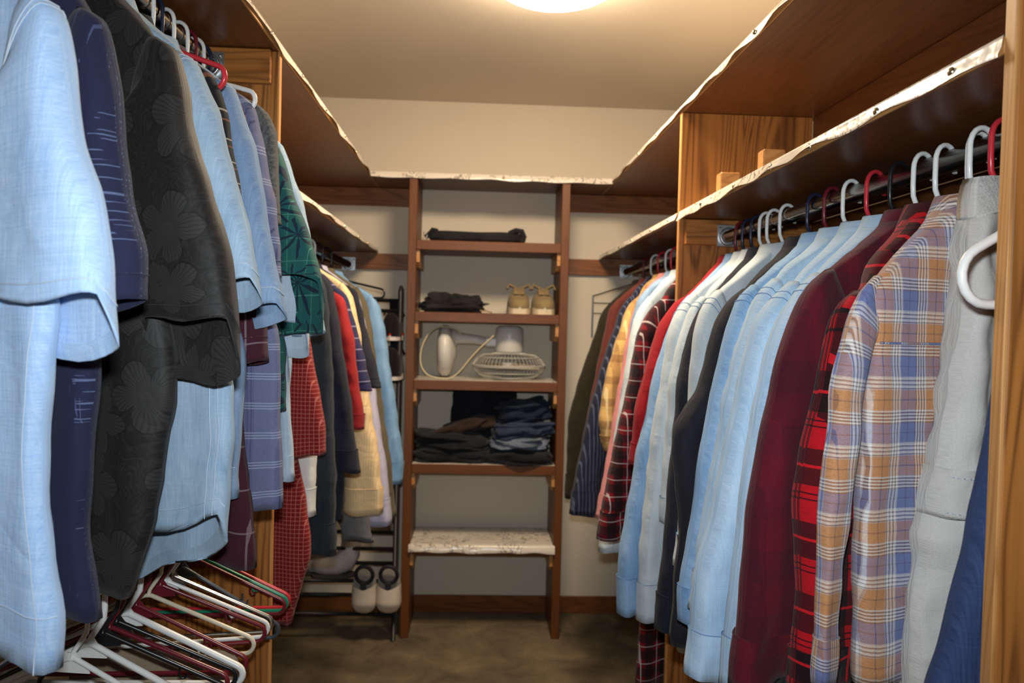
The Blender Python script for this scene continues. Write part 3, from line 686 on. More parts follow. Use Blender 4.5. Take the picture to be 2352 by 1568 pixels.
garment('olive shirt showing as a narrow strip left of the far denim shirt', OLIVE, corner=(836, 668), outer=[(858, 800), (880, 960), (897, 1080), (905, 1190)], ysh=2.9, zhem=.9, w=(.13, .1), hang='black', name_short='olive shirt', **fl_)
garment('bright blue denim long-sleeved shirt, last in the far left row by the shoe rack', DEN4, corner=(867, 684), outer=[(886, 790), (902, 900), (917, 1000), (925, 1050), (917, 1108)], ysh=3.08, zhem=.95, w=(.13, .09), hang='black', hx=.03, hz=.015, name_short='far denim shirt', **fl_)
# grey trousers under the cream cardigan
def trouser(label, mat, hook, e, nn, st, hang, hlabel, amp=.01, seed=5, name='trousers', notch=False, cat='trousers', nr=50, nc=36, bar=.135, **kw):
    t = thing(name, (hook[0], hook[1], min(s[1] for s in st)), label, cat)
    P, UV = loft(np.array(hook), e, nn, st, nr, nc, amp, seed, **kw)
    b = MB().grid(P, UV).build('leg', mat, t)
    if hang: hanger(hook, e, hang, hlabel, None, notch=notch, bar=bar)
    return t, b, P
EX = np.array([1., 0, 0]); NY = np.array([0, -1., 0])
q0, q1 = aty(790, 1190, 2.62), aty(850, 1240, 2.62)
hk = np.array([-.614, 2.62, 1.655])
trouser('grey twill trousers folded over a hanger below the cream cardigan', GRYT, hk, EX, NY, [(.19, 1.46, -.12, 1.46, .012), (.2, 1.42, -.12, 1.42, .03), (.25, 1.0, -.1, 1.0, .022), (q1[0]+.614, q1[2]+.05, q0[0]+.60, q1[2]+.06, .02), (q1[0]+.624, q1[2], q0[0]+.614, q1[2]-.01, .02)], 'ivory', 'ivory plastic hanger holding the grey twill trousers', .008, 61, bar=.2)

# --- far right
G_ = (.705, 1.655)
fr = dict(side=1, hookxz=G_, xsh=.51, dy=.08, hw=.19)
garment('dark olive jacket, last in the far right row before the metal hanger', CAMO, corner=(1388, 702), outer=[(1365, 780), (1332, 870), (1309, 960), (1304, 1060), (1302, 1142)], ysh=3.12, zhem=.9, w=(.16, .12), cat='jacket', name='jacket', hang='maroon', name_short='dark olive jacket', **fr)
garment('russet shirt showing as a narrow strip beside the dark olive jacket', BRWN, corner=(1406, 694), outer=[(1388, 780), (1365, 880), (1345, 1000), (1335, 1080)], ysh=2.98, zhem=.95, hang='white', name_short='russet shirt', **fr)
garment('navy pinstriped shirt with loose cuff in the far right row', NSTR, corner=(1432, 690), outer=[(1404, 780), (1366, 900), (1340, 1020), (1322, 1110), (1310, 1185)], ysh=2.86, zhem=.85, w=(.14, .1), hang='red', name_short='navy pinstriped shirt', **fr)
garment('tan and brown plaid shirt in the far right row', TANP, corner=(1450, 690), outer=[(1421, 770), (1392, 880), (1377, 960), (1382, 1000), (1395, 1040)], ysh=2.74, zhem=.95, w=(.14, .1), hang='white', name_short='tan plaid shirt', **fr)
garment('salmon pink shirt showing as a thin strip', PINK, corner=(1462, 690), outer=[(1440, 800), (1420, 920), (1400, 1040), (1380, 1150), (1370, 1192)], ysh=2.66, zhem=.95, w=(.1, .06), hang='red', name_short='salmon pink shirt', **fr)
garment('dark blue denim shirt behind the red hanger in the far right row', DEN2, corner=(1470, 672), outer=[(1456, 740), (1440, 850), (1420, 1000), (1398, 1150)], ysh=2.56, zhem=.95, w=(.1, .08), hang='white', name_short='dark blue denim shirt', **fr)
garment('bleached white-blue shirt behind the dark red tartan shirt', WBLU, corner=(1474, 690), outer=[(1453, 760), (1436, 880), (1416, 1010), (1392, 1180), (1381, 1270)], ysh=2.48, zhem=.8, w=(.11, .1), hang='red', name_short='white-blue shirt', **fr)
garment('dark red tartan shirt with white lines, hanging just behind the right partition', DRP, corner=(1498, 700), outer=[(1468, 765), (1447, 880), (1416, 1020), (1393, 1130), (1378, 1235)], ysh=2.31, zhem=.42, body=[(1500, 900), (1490, 1200), (1470, 1440), (1462, 1568)], w=(.11, .075), hang='red', name_short='dark red tartan shirt', **fr)
# --- near right
R_ = (RR, RZR)
gr = dict(side=1, hookxz=R_, xsh=.51)
garment('crimson shirt next to the right partition', DRED, corner=(1552, 694), outer=[(1524, 740), (1500, 810), (1479, 880), (1462, 960), (1450, 1060)], zhem=.8, dy=.11, hang='maroon', name_short='crimson shirt', w=(.12, .09), **gr)
garment('light blue denim shirt in front of the crimson shirt, cuff hanging above the carpet', DENA, corner=(1563, 690), outer=[(1530, 786), (1504, 880), (1470, 1050), (1440, 1200), (1418, 1340), (1423, 1404)], zhem=.62, dy=.1, seam=STB, hang='navy', name_short='light blue denim shirt', w=(.13, .085), **gr)
garment('bleached white-blue denim shirt with buttoned cuff, right of the light blue sleeve', WBLU, corner=(1571, 684), outer=[(1545, 745), (1524, 880), (1505, 1000), (1490, 1120), (1478, 1250), (1471, 1422)], zhem=.6, ysh=1.87, seam=STB, hang='navy', name_short='bleached white-blue denim shirt', w=(.12, .07), buttons=2, **gr)
garment('off-white shirt pressed between bleached denim and navy sleeves', WBLU, corner=(1592, 694), outer=[(1572, 760), (1556, 830), (1545, 900), (1532, 1050), (1525, 1200)], zhem=.75, ysh=1.81, seam=STB, hang='white', name_short='off-white shirt', w=(.11, .08), **gr)
garment('navy shirt sleeve between two off-white shirts', NAVYD, corner=(1605, 700), outer=[(1582, 800), (1562, 880), (1553, 1000), (1535, 1200), (1520, 1350), (1513, 1452)], zhem=.62, ysh=1.76, hang='white', name_short='navy shirt', w=(.12, .08), **gr)
garment('white shirt with soft folds left of the black jacket', WBLU, corner=(1626, 680), outer=[(1604, 760), (1595, 820), (1591, 880), (1590, 1000), (1575, 1150), (1558, 1300)], zhem=.65, ysh=1.68, seam=STB, hang='white', name_short='white shirt left of the black jacket', w=(.12, .08), **gr)
garment('black fleece jacket with bent sleeve in the right row', BLKJ, corner=(1686, 678), outer=[(1644, 755), (1616, 880), (1570, 960), (1549, 995), (1555, 1080), (1566, 1200), (1578, 1310)], body=[(1600, 900), (1575, 1150), (1552, 1350), (1545, 1480)], zhem=.55, ysh=1.53, hang='navy', cat='jacket', name='jacket', name_short='black fleece jacket', w=(.13, .09), **gr)
garment('streaky blue denim shirt with puckered shoulder seam right of the black jacket', DENA, corner=(1704, 670), outer=[(1690, 700), (1683, 735), (1652, 880), (1625, 1000), (1592, 1200), (1571, 1330), (1565, 1437)], zhem=.65, ysh=1.45, seam=STB, hang='maroon', name_short='streaky blue denim shirt', w=(.12, .08), **gr)
garment('pale denim shirt, second after the streaky blue one', DENC, corner=(1752, 656), outer=[(1723, 738), (1698, 812), (1680, 880), (1645, 1080), (1612, 1300), (1600, 1400)], zhem=.65, ysh=1.37, seam=STB, hang='white', name_short='second pale denim shirt', w=(.12, .08), yoke=True, **gr)
garment('pale denim shirt with open buttoned cuff at the bottom of the picture', DENC, corner=(1791, 664), outer=[(1741, 745), (1708, 880), (1670, 1050), (1640, 1200), (1607, 1330), (1602, 1470), (1585, 1560)], zhem=.62, ysh=1.28, seam=STB, hang='red', name_short='pale denim shirt with open cuff', w=(.12, .085), yoke=True, buttons=2, **gr)
garment('lightest pale denim shirt, directly left of the maroon check shirt', DENC, corner=(1844, 646), outer=[(1792, 750), (1764, 837), (1740, 950), (1712, 1150), (1690, 1350), (1664, 1568)], zhem=.6, ysh=1.2, seam=STB, hang='black', name_short='lightest pale denim shirt', w=(.12, .085), yoke=True, **gr)
garment('dark maroon buffalo check shirt in the right row', MAR, corner=(1872, 638), outer=[(1832, 720), (1782, 900), (1752, 1050), (1722, 1250), (1690, 1568)], zhem=.6, ysh=1.13, hang='white', name_short='maroon check shirt', w=(.14, .11), **gr)
garment('red and black plaid shirt glimpsed between maroon check and orange plaid', RBLK, corner=(1930, 690), outer=[(1905, 830), (1872, 950), (1846, 1050), (1836, 1200), (1838, 1350), (1830, 1500), (1824, 1590)], zhem=.65, ysh=1.07, hang='white', name_short='red and black plaid shirt', w=(.12, .1), amp=.016, **gr)
garment('orange and blue plaid flannel shirt, largest in the right row', PLAID, corner=(1985, 656), outer=[(1962, 710), (1935, 830), (1922, 900), (1905, 1100), (1892, 1300), (1878, 1580)], zhem=.62, ysh=1.0, hang='white', name_short='orange plaid flannel shirt', w=(.04, .036), body=[(1985, 900), (1978, 1100), (1972, 1300), (1965, 1560)], yoke=True, dy=.09, slth=.014, sleeve_front=-.004, **gr)

# grey cargo trousers hung by the elastic ankle, near right
def pix_loft(hook, e, nn, A, B, ths):
    st = []
    for (p, q, th) in zip(A, B, ths):
        r = []
        for (px, py) in (p, q):
            d = ray(px, py); k = np.dot(hook-CO, nn)/np.dot(d, nn); w = CO+d*k; r += [np.dot(w-hook, e), w[2]]
        st.append((*r, th))
    return st
hk = np.array([RR-.012, 1.03, RZR]); e, nn = frame_of(hk, (.51, .96))
A = [(2300, 418), (2298, 470), (2310, 540), (2320, 680), (2330, 900), (2330, 1100), (2330, 1238), (2330, 1265), (2330, 1400), (2330, 1600)]
Bq = [(2236, 412), (2226, 490), (2210, 560), (2200, 700), (2164, 960), (2132, 1190), (2112, 1238), (2122, 1265), (2104, 1400), (2088, 1600)]
st = pix_loft(hk, e, nn, A, Bq, [.02, .024, .03, .034, .036, .034, .042, .036, .036, .036])
cg, lg, P = trouser('light grey cargo trousers hung upside down by their elastic ankle', CARGO, hk, e, nn, st, None, '', .02, 77, fine=.008, name='cargo_trousers')
# elastic gather, pocket flap and stitching
st2 = pix_loft(hk, e, nn, [(2298, 412), (2301, 450), (2302, 500)], [(2232, 408), (2224, 460), (2220, 500)], [.022, .026, .026])
P2, UV2 = loft(hk, e, nn, st2, 14, 72, .0, 3, fine=.0, lip=.01)
P2[:, ::2] += nn*.0028; MB().grid(P2, UV2).build('elastic_cuff', CARGO, cg)
st3 = pix_loft(hk, e, nn, [(2325, 1060), (2325, 1120), (2325, 1215)], [(2146, 1070), (2138, 1110), (2128, 1178)], [.043, .044, .047])
P3, UV3 = loft(hk, e, nn, st3, 12, 36, .004, 9, fine=.001, lip=.004); pf = MB().grid(P3, UV3).build('pocket_flap', CARGO, cg)
for row in (2, 10):
    for c in range(2, 17):
        MB().tube([P3[row, c]+nn*.001, P3[row, c]*.45+P3[row, c+1]*.55+nn*.0012], .0008, 4).build('stitch', STW, pf)
hanger(hk+np.array([0, -.01, 0]), e, 'red', 'bright red plastic hanger above the grey cargo trousers', None, hw=.04, drop=.03, bar=.05, notch=False)
hanger(hk+np.array([0, .035, 0]), e, 'white', 'white plastic hanger hooked beside the red one above the cargo trousers', None, hw=.04, drop=.03, bar=.05, notch=False)
# white hanger in front + jeans
hk = np.array([RR+.005, .905, RZR]); cn = aty(2208, 655, .88); e, nn = frame_of(hk, cn)
hwn = float(np.linalg.norm((cn-hk)[:2])); zb = hk[2]-.082-aty(2300, 692, .885)[2]
hanger(hk, e, 'white', 'white plastic hanger sticking out beside the nearest right upright', None, hw=hwn, drop=zb-.055, bar=zb+.004, r=.0058, R=.034)
A = [(2352, 650), (2352, 800), (2352, 960), (2352, 1200), (2352, 1600)]; Bq = [(2325, 690), (2306, 820), (2288, 970), (2228, 1250), (2140, 1600)]
trouser('dark blue jeans hanging beside the nearest right upright', JEAN, hk, e, nn, pix_loft(hk, e, nn, A, Bq, [.006, .02, .024, .024, .024]), None, '', .006, 91, name='jeans', cat='jeans')

# ------------------------------------------------------------------ empty hangers on the low left rod
ZRL = .937
def low(y, color, words, yaw=0., hw=.205, **k):
    e = np.array([math.cos(yaw), math.sin(yaw), 0]); return hanger((RL, y, ZRL), e, color, words, 'empty hangers on the low left rod', hw=hw, **k)
low(1.245, 'white', 'white hanger nearest on the low left rod, running off the bottom edge', -.12)
low(1.30, 'white', 'white hanger second nearest on the low left rod', -.08, r=.0055)
low(1.345, 'black', 'glossy black hanger in front of the whole white one', .1)
low(1.435, 'white', 'whole white hanger with rounded corner at the bottom left', .0, r=.0062, hw=.212)
low(1.395, 'black', 'black hanger crossing just below the whole white one', .14)
low(1.475, 'maroon', 'maroon hanger with notch hook low behind the white one', .03)
low(1.585, 'maroon', 'maroon hanger paired with a white one beside the left partition', .2)
low(1.61, 'white', 'white hanger with its lower bar in front of beige trousers', .2)
low(1.645, CHROME, 'shiny chrome-grey hanger among the low coloured ones', .16)
low(1.70, 'slate', 'slate grey hanger with a long slanting bar', .16, bar=.17)
low(1.765, 'maroon', 'maroon hanger just in front of the green one', .06)
low(1.785, 'green', 'green hanger near the left partition', .06)
low(1.805, 'red', 'bright red hanger last before the left partition', .06)
hk = np.array([RL, 1.53, ZRL])
trouser('beige trousers folded over a low hanger at the bottom left', denim('beige_twill', srgb(150, 130, 108), srgb(176, 156, 134), .3), hk, EX, NY, [(.17, .742, -.14, .742, .004), (.175, .735, -.15, .735, .012), (.18, .5, -.15, .5, .014), (.18, .34, -.15, .34, .014)], 'ivory', 'ivory plastic hanger holding the beige trousers', .004, 33, bar=.12)
hk = np.array([RL, 1.37, ZRL])
trouser('blue jeans folded over a low hanger at the bottom left', JEAN, hk, EX, NY, [(.13, .735, -.15, .735, .004), (.14, .725, -.16, .725, .014), (.15, .5, -.16, .5, .016), (.15, .3, -.16, .3, .016)], 'maroon', 'maroon plastic hanger holding the low blue jeans', .005, 35, name='jeans', cat='jeans', bar=.12)
hk = np.array([RL, 1.15, ZRL])
trouser('dark trousers folded over a low hanger in the bottom left corner', NAVYD, hk, EX, NY, [(.13, .74, -.15, .74, .004), (.14, .73, -.16, .73, .014), (.15, .3, -.16, .3, .016)], 'black', 'black plastic hanger holding the low dark trousers', .005, 37, bar=.12)

# chrome trouser hanger at the far right
mh = thing('metal_hanger', (.62, 3.36, 1.25), 'chrome trouser hanger with drop bars at the end of the far right rod', 'hanger')
hx, hy, hz = .705, 3.36, 1.655
k0 = aty(1362, 680, hy); k1 = aty(1359, 775, hy)
MB().tube([(hx, hy, k0[2]+.07), (hx-.005, hy, k0[2]+.10), (hx+.02, hy, hz-.04), (hx+.026, hy, hz)]+[(hx+.026*math.cos(a), hy, hz+.026*math.sin(a)) for a in np.linspace(.3, 3.0, 8)], .0025, 8).build('hook', CHROME, mh)
MB().tube([(k0[0], hy, k0[2]), (hx, hy, k0[2]+.07), (hx+.2, hy, k0[2]-.01)], .003, 8).build('arm', CHROME, mh)
MB().box(k0[0]-.004, k0[0]+.004, hy-.002, hy+.002, k1[2], k0[2]+.005).build('drop_bar', CHROME, mh)
for dz in (.03, .075): MB().tube([(k0[0], hy, k0[2]-dz), (k0[0]+.34, hy, k0[2]-dz)], .0025, 8).build('cross_bar', CHROME, mh)
# small wooden blocks on the near right shelf
for (px, py, yy, lab) in ((1672, 402, 2.02, 'pale wooden block on the near right shelf close to the partition'), (1772, 350, 1.78, 'larger pale wooden block on the near right shelf')):
    q = aty(px, py, yy); mbx = MB().box(q[0]-.022, q[0]+.03, yy-.01, yy+.03, ZL+.0215, q[2]+.006, .003)
    tag(mbx.build('wooden_block', oakedge('x')), lab, 'block')

# ------------------------------------------------------------------ shelf tower
TXL, TXR = -.309, .394
tw = thing('shelf_tower', ((TXL+TXR)/2, (YT+D)/2, 0), 'brown open shelf tower with five shelves against the back wall', 'shelving')
for x0 in (TXL, TXR-.036):
    MB().box(x0, x0+.036, YT+.001, D-.021, 0, ZU-.001, .002).build('side_panel', brown('z'), tw)
ZS = [1.7496, 1.438, 1.14, .772, .415]
for i, z in enumerate(ZS):
    s = MB().box(TXL+.036, TXR-.036, YT-.002, D-.021, z-.042, z, .002).build('shelf', brown('x'), tw)
    for x0, x1 in ((TXL+.036, TXL+.05), (TXR-.05, TXR-.036)):
        m = MB(); v = [(YT+.014, z-.042), (YT+.014, z-.095), (YT+.045, z-.118), (D-.03, z-.118), (D-.03, z-.042)]
        k = len(v); m.add([(x0, a, b) for a, b in v]+[(x1, a, b) for a, b in v], [tuple(range(k)), tuple(reversed(range(k, 2*k)))]+[(j, k+j, k+(j+1) % k, (j+1) % k) for j in range(k)])
        m.build('support_cleat', oakedge('y'), tw)
    if i in (2, 3):
        MB().box(TXL+.038, TXR-.038, YT+.002, D-.022, z, z+.0008, .0002).build('shelf_liner', M('beige_liner', liner_mat) if False else LINER, s)
n = 30; P = np.zeros((n, 8, 3)); f1, f2 = wob(103, 5, 12, 50), wob(105, 5, 16, 60)
for i, x in enumerate(np.linspace(TXL+.030, TXR-.030, n)):
    L = .03*(1+.2*f1(x)); o = .003+.004*(1+f2(x))
    xx = x if 1 else x
    for j, (dy, dz) in enumerate([(.29, .0015), (.1, .0015), (.02, .003+.0015*f2(x*2)), (.0, .002), (-.005, -.004), (-.005-.5*o, -L*.5), (-.005-o, -L*.85), (-.004-o, -L)]):
        P[i, j] = (min(max(x, TXL+.037), TXR-.037) if dy > .0 else x, YT-.004+dy, ZS[4]+.0005+dz)
MB().grid(P, None, False).build('shelf_liner', LINER, tw)

def blob(c, s, seed, amp=.12, pw=.55, n=(22, 32), k=9., flat=True):
    r = np.random.RandomState(seed); th = np.linspace(-math.pi/2, math.pi/2, n[0])[:, None]; ph = (np.arange(n[1])*2*math.pi/n[1])[None, :]
    f = lambda v, p: np.sign(v)*np.abs(v)**p
    X = f(np.cos(th), pw)*f(np.cos(ph), pw); Y = f(np.cos(th), pw)*f(np.sin(ph), pw); Z = f(np.sin(th), pw)*np.ones_like(ph)
    Q = np.stack([X, Y, Z], 2); d = np.zeros(X.shape)
    for _ in range(9):
        w = r.normal(0, 1, 3)*np.array([1, 1, 1.6]); d += np.sin(Q@w*k/3+r.uniform(0, 6.28))*r.uniform(.3, 1)
    Q = Q*(1+amp*d[..., None]/4)
    if flat: Q[..., 2] = np.maximum(Q[..., 2], -.97)
    P = Q*np.array(s)+np.array(c); U = np.stack([P[..., 0]+P[..., 1], P[..., 2]+.5*P[..., 1]], 2)
    return MB().grid(P, U)
BAGM = denim('black_canvas', srgb(24, 23, 25), srgb(44, 42, 44), .3)
# black bag on the top shelf
z = ZS[0]; q0, q1 = aty(990, 540, YT+.09), aty(1204, 545, YT+.09)
bag = thing('folded_bag', ((q0[0]+q1[0])/2, YT+.12, z), 'flat folded black canvas bag on the top tower shelf', 'bag')
blob(((q0[0]+q1[0])/2, YT+.12, z+.024), ((q1[0]-q0[0])/2, .1, .024), 7, .10, .35).build('body', BAGM, bag)
MB().tube([(q1[0]-.07, YT+.03, z+.04), (q1[0]-.04, YT+.025, z+.054), (q1[0]-.015, YT+.03, z+.052), (q1[0]-.005, YT+.04, z+.03), (q1[0]-.01, YT+.05, z+.012)], .013, 10).build('handle', BAGM, bag)
MB().tube([(q0[0]+.03, YT+.05, z+.045), (q0[0]+.01, YT+.04, z+.05), (q0[0]-.005, YT+.05, z+.03), (q0[0]-.02, YT+.06, z+.02)], .011, 8).build('strap', BAGM, bag)
for dx in (.0, .015): MB().tube([(q0[0]-.03+dx, YT+.02, z+.004), (q0[0]-.026+dx, YT+.02, z+.038)], .0018, 6).build('buckle', CHROME, bag)
# crumpled black gloves/cap on second shelf
z = ZS[1]; q0, q1 = aty(972, 712, YT+.09), aty(1112, 716, YT+.09); xm = (q0[0]+q1[0])/2
cl = thing('crumpled_cloth', (xm, YT+.1, z), 'crumpled black cloth with two humps on the second tower shelf', 'cloth')
blob((xm, YT+.11, z+.026), ((q1[0]-q0[0])/2, .085, .027), 21, .34, .6, (26, 44), 12).build('lower_fold', BAGM, cl)
blob((xm-.06, YT+.09, z+.05), (.055, .05, .036), 22, .42, .7, (26, 40), 11).build('hump', BAGM, cl)
blob((xm+.05, YT+.1, z+.046), (.075, .055, .034), 23, .42, .7, (26, 40), 11).build('hump', BAGM, cl)
MB().tube([(q1[0]-.02, YT+.03, z+.012), (q1[0]+.01, YT+.02, z+.010), (q1[0]+.035, YT+.02, z+.003)], .0028, 6).build('cord', plain('tan_cord', srgb(140, 116, 80), .8), cl)

# sneakers
KH = denim('khaki_canvas', srgb(118, 100, 70), srgb(152, 134, 98), .5); SOLE = plain('cream_rubber', srgb(214, 200, 172), .6); 
def outline(L, w, n=20):
    o = []
    for i in range(n):
        t = i/(n-1); yy = -L/2+L*t
        ww = w*(.78+.22*math.sin(min(1, t*1.6)*math.pi*.5+.3))*math.sqrt(max(0, 1-abs(2*t-1)**4.5)) if True else w
        ww *= (1.0 if t < .55 else 1-.18*(t-.55)/.45)
        o.append((ww/2, yy))
    return [(x, y) for x, y in o]+[(-x, y) for x, y in reversed(o)]
def sneaker(label, cx, cy, z, upm, solem, group=None, L=.27, w=.1, hh=.095, face=-1, lacem=None, yaw=0., sh=.026, Mx=None, accent=None):
    t = thing('sneaker', (cx, cy, z), label, 'shoe', group)
    X = Mx or (Matrix.Translation((cx, cy, z)) @ Matrix.Rotation(yaw, 4, 'Z'))
    ol = [(x, face*-1*y) for x, y in outline(L, w)]
    MB().prism(ol if face < 0 else ol[::-1], 0, sh).xf(X).build('sole', solem, t)
    rows = []   # from toe (y=-L/2) to heel
    for f in np.linspace(.0, 1.0, 24):
        yy = (-L/2+L*f); ww = w*.47*(max(.12, math.sqrt(max(.0, 1-abs(2*f-1)**4.5))))*(1 if f > .45 else .97); cap = min(1., (min(f, 1-f)/.06)+.02)**.5
        top = sh+(.035+.5*hh*min(1, f/.5)**1.3 if f < .5 else .035+.5*hh*(1-.25*math.sin((f-.5)/.5*math.pi)))
        a = np.linspace(0, math.pi, 15); xs = ww*np.sign(np.cos(a))*np.abs(np.cos(a))**.7; zs = sh-.004+(top-sh)*cap*np.sin(a)**.62
        rows.append(np.stack([xs, np.full(15, -yy*face), zs], 1))
    U = MB().grid(np.array(rows), None, False).xf(X); U.uv = [(p[0], p[1]) for p in U.v]; U.build('upper', upm, t)
    MB().grid(np.array([[(xx*w, -(-L/2+L*f)*face, zz) for xx in (-.22, 0, .22)] for f, zz in ((.3, sh+.06), (.42, sh+.088), (.50, sh+hh*1.05), (.53, sh+hh*1.05))]), None, False).xf(X).build('tongue', upm, t)
    if lacem:
        for i in range(4):
            f = .3+.06*i; zz = sh+.046+.012*i
            MB().tube([(-w*.26, (L/2-L*f)*-face*-1 if False else -(-L/2+L*f)*face, zz-.004), (0, -(-L/2+L*f)*face+.004*face, zz+.008), (w*.26, -(-L/2+L*f)*face, zz-.004)], .0032, 6).xf(X).build('lace', lacem, t)
        for sg in (-1, 1):
            MB().tube([(sg*w*.12, -(-L/2+L*.48)*face, sh+.09), (sg*w*.42, -(-L/2+L*.44)*face, sh+.105), (sg*w*.5, -(-L/2+L*.42)*face, sh+.085)], .005, 6).xf(X).build('lace_loop', lacem, t)
    if accent:
        MB().prism([(x*1.02, y*1.01) for x, y in (ol if face < 0 else ol[::-1])], sh, sh+.008).xf(X).build('midsole_stripe', accent, t)
    return t
for px, lab in ((1194, 'left tan canvas sneaker with cream sole on the second tower shelf'), (1252, 'right tan canvas sneaker with cream sole on the second tower shelf')):
    q = aty(px, 716, YT+.005); sneaker(lab, q[0], YT+.145, ZS[1], KH, SOLE, 'tan sneakers on the tower', lacem=KH, L=.27, w=.108, hh=.085, sh=.03, face=-1)

# desk fan lying face down on the third shelf
FANW = plain('white_fan_plastic', srgb(206, 204, 198), .35, .45, 0, .03); WIRE = plain('white_fan_wire', srgb(188, 186, 176), .4)
z = ZS[2]+.001; c = aty(1168, 860, YT+.15); fx, fy = c[0], YT+.155
fan = thing('desk_fan', (fx, fy, z), 'white desk fan lying face down with its base sticking out sideways, third tower shelf', 'fan')
g = MB(); R = .165
for (r, h) in ((.165, .058), (.167, .064), (.15, .03), (.12, .010), (.08, .004), (.04, .004), (.14, .1), (.1, .118)):
    g.tube([(fx+r*math.cos(a), fy+.86*r*math.sin(a), z+h) for a in np.linspace(0, 2*math.pi, 48, endpoint=False)], .0018 if h not in (.058, .064) else .003, 6, closed=True)
g.build('grille_rings', WIRE, fan)
g = MB()
for a in np.linspace(0, 2*math.pi, 54, endpoint=False):
    ca, sa_ = math.cos(a), .86*math.sin(a)
    g.tube([(fx+r*ca, fy+r*sa_, z+h) for r, h in ((.035, .0035), (.09, .005), (.13, .015), (.155, .035), (.165, .058))], .0011, 4)
    g.tube([(fx+r*ca, fy+r*sa_, z+h) for r, h in ((.165, .064), (.15, .09), (.12, .112), (.06, .122))], .0011, 4)
go = g.build('grille_wires', WIRE, fan); go['kind'] = 'stuff'
for k in range(3):
    a0 = k*2.094+.4; Pb = np.zeros((6, 8, 3))
    for i, r in enumerate(np.linspace(.03, .14, 6)):
        for j, da in enumerate(np.linspace(-.5, .5, 8)):
            Pb[i, j] = (fx+r*math.cos(a0+da), fy+.86*r*math.sin(a0+da), z+.06+.03*da)
    MB().grid(Pb, None, False).build('blade', M('clear_fan_blade', plain, srgb(190, 176, 158), .3), fan)
MB().lathe([(.001, .045), (.03, .046), (.034, .052), (.034, .075)], 24, (fx, fy, z)).build('blade_hub', FANW, fan)
MB().lathe([(.035, .118), (.062, .121), (.066, .13), (.066, .2), (.062, .232), (.045, .243), (.001, .245)], 32, (fx, fy, z)).build('motor_housing', FANW, fan)
MB().box(fx-.115, fx-.05, fy-.02, fy+.02, z+.145, z+.19, .012).build('tilt_joint', FANW, fan)
q = aty(1022, 800, YT+.12); bx = q[0]
MB().tube([(fx-.1, fy, z+.168), (fx-.16, fy, z+.178), (bx+.06, fy, z+.182), (bx+.03, fy, z+.182)], [.019, .021, .026, .05], 16).build('neck', FANW, fan)
Bp = [(-.036, .001), (-.036, .06), (-.030, .095), (-.012, .118), (.012, .116), (.026, .1), (.036, .07), (.044, .045), (.05, .02)]
MB().lathe([(max(r, .002), h) for h, r in Bp], 36, (bx, fy, z+.123), 'x').build('base', FANW, fan)
CORD = plain('cream_cord', srgb(196, 184, 150), .6)
cp = [aty(1135, 770, YT+.04), aty(1090, 810, YT+.035), aty(1045, 868, YT+.03), aty(1010, 873, YT+.02), aty(975, 860, YT+.03), aty(962, 825, YT+.05), aty(975, 775, YT+.06), aty(1005, 748, YT+.09), aty(1045, 752, YT+.1), aty(1062, 770, YT+.12)]
for p in cp: p[2] = max(p[2], z+.004)
def smooth(pts, n=60):
    P = np.array(pts); 
    for _ in range(3):
        Q = np.empty((2*len(P)-2, 3)); Q[0::2] = .75*P[:-1]+.25*P[1:]; Q[1::2] = .25*P[:-1]+.75*P[1:]; P = np.concatenate([P[:1], Q, P[-1:]])
    return P
MB().tube(smooth(cp), .0034, 8).build('power_cord', CORD, fan)

# piles of folded trousers on the fourth shelf
z = ZS[3]+.001
DK = denim('faded_black_cotton', srgb(20, 21, 25), srgb(40, 41, 46), .4); DB = denim('dark_brown_cotton', srgb(42, 32, 27), srgb(62, 48, 40), .4)
DJ = denim('dark_jeans_cloth', srgb(30, 36, 54), srgb(62, 72, 100), .5, 14); FJ = denim('faded_jeans_cloth', srgb(70, 80, 98), srgb(130, 140, 158), .5, 14)
def pile(label, mat, px, py, yy, s, seed, amp=.14, zz=None, pw=.45, rot=0., k=10):
    q = aty(px, py, yy); m = blob((0, 0, 0), s, seed, amp, pw, (26, 40), k)
    m.xf(Matrix.Translation((q[0], yy, q[2] if zz is None else zz)) @ Matrix.Rotation(rot, 4, 'Y'))
    return tag(m.build('folded_trousers', mat), label, 'trousers', 'trousers piled on the fourth tower shelf')
pile('black garment standing upright at the back of the fourth tower shelf', DK, 1110, 960, D-.07, (.15, .035, .148), 51, .16, z+.168, .45)
pile('black folded trousers at the bottom left of the fourth tower shelf', DK, 1045, 1040, YT+.12, (.17, .11, .03), 52, .3, z+.029, .5)
pile('dark crumpled trousers in the left pile, second layer', DK, 1040, 1010, YT+.12, (.15, .1, .034), 53, .36, z+.09, .6, .08)
pile('dark brown trousers across the left pile', DB, 1070, 985, YT+.16, (.13, .09, .032), 54, .3, z+.145, .6, -.25)
pile('black trousers draped over the shelf edge under the jeans', DK, 1190, 1055, YT+.1, (.14, .115, .033), 55, .3, z+.032, .5)
pile('faded blue jeans folded in the right pile', FJ, 1190, 1020, YT+.11, (.125, .105, .028), 56, .34, z+.09, .55, -.03, 14)
pile('dark blue jeans in the middle of the right pile', DJ, 1197, 985, YT+.12, (.122, .1, .034), 57, .34, z+.145, .55, -.05, 14)
pile('dark indigo jeans on top of the right pile', denim('indigo_dark_cloth', srgb(22, 28, 42), srgb(40, 50, 72), .5, 12), 1205, 945, YT+.15, (.115, .1, .05), 58, .32, z+.222, .6, -.14, 12)

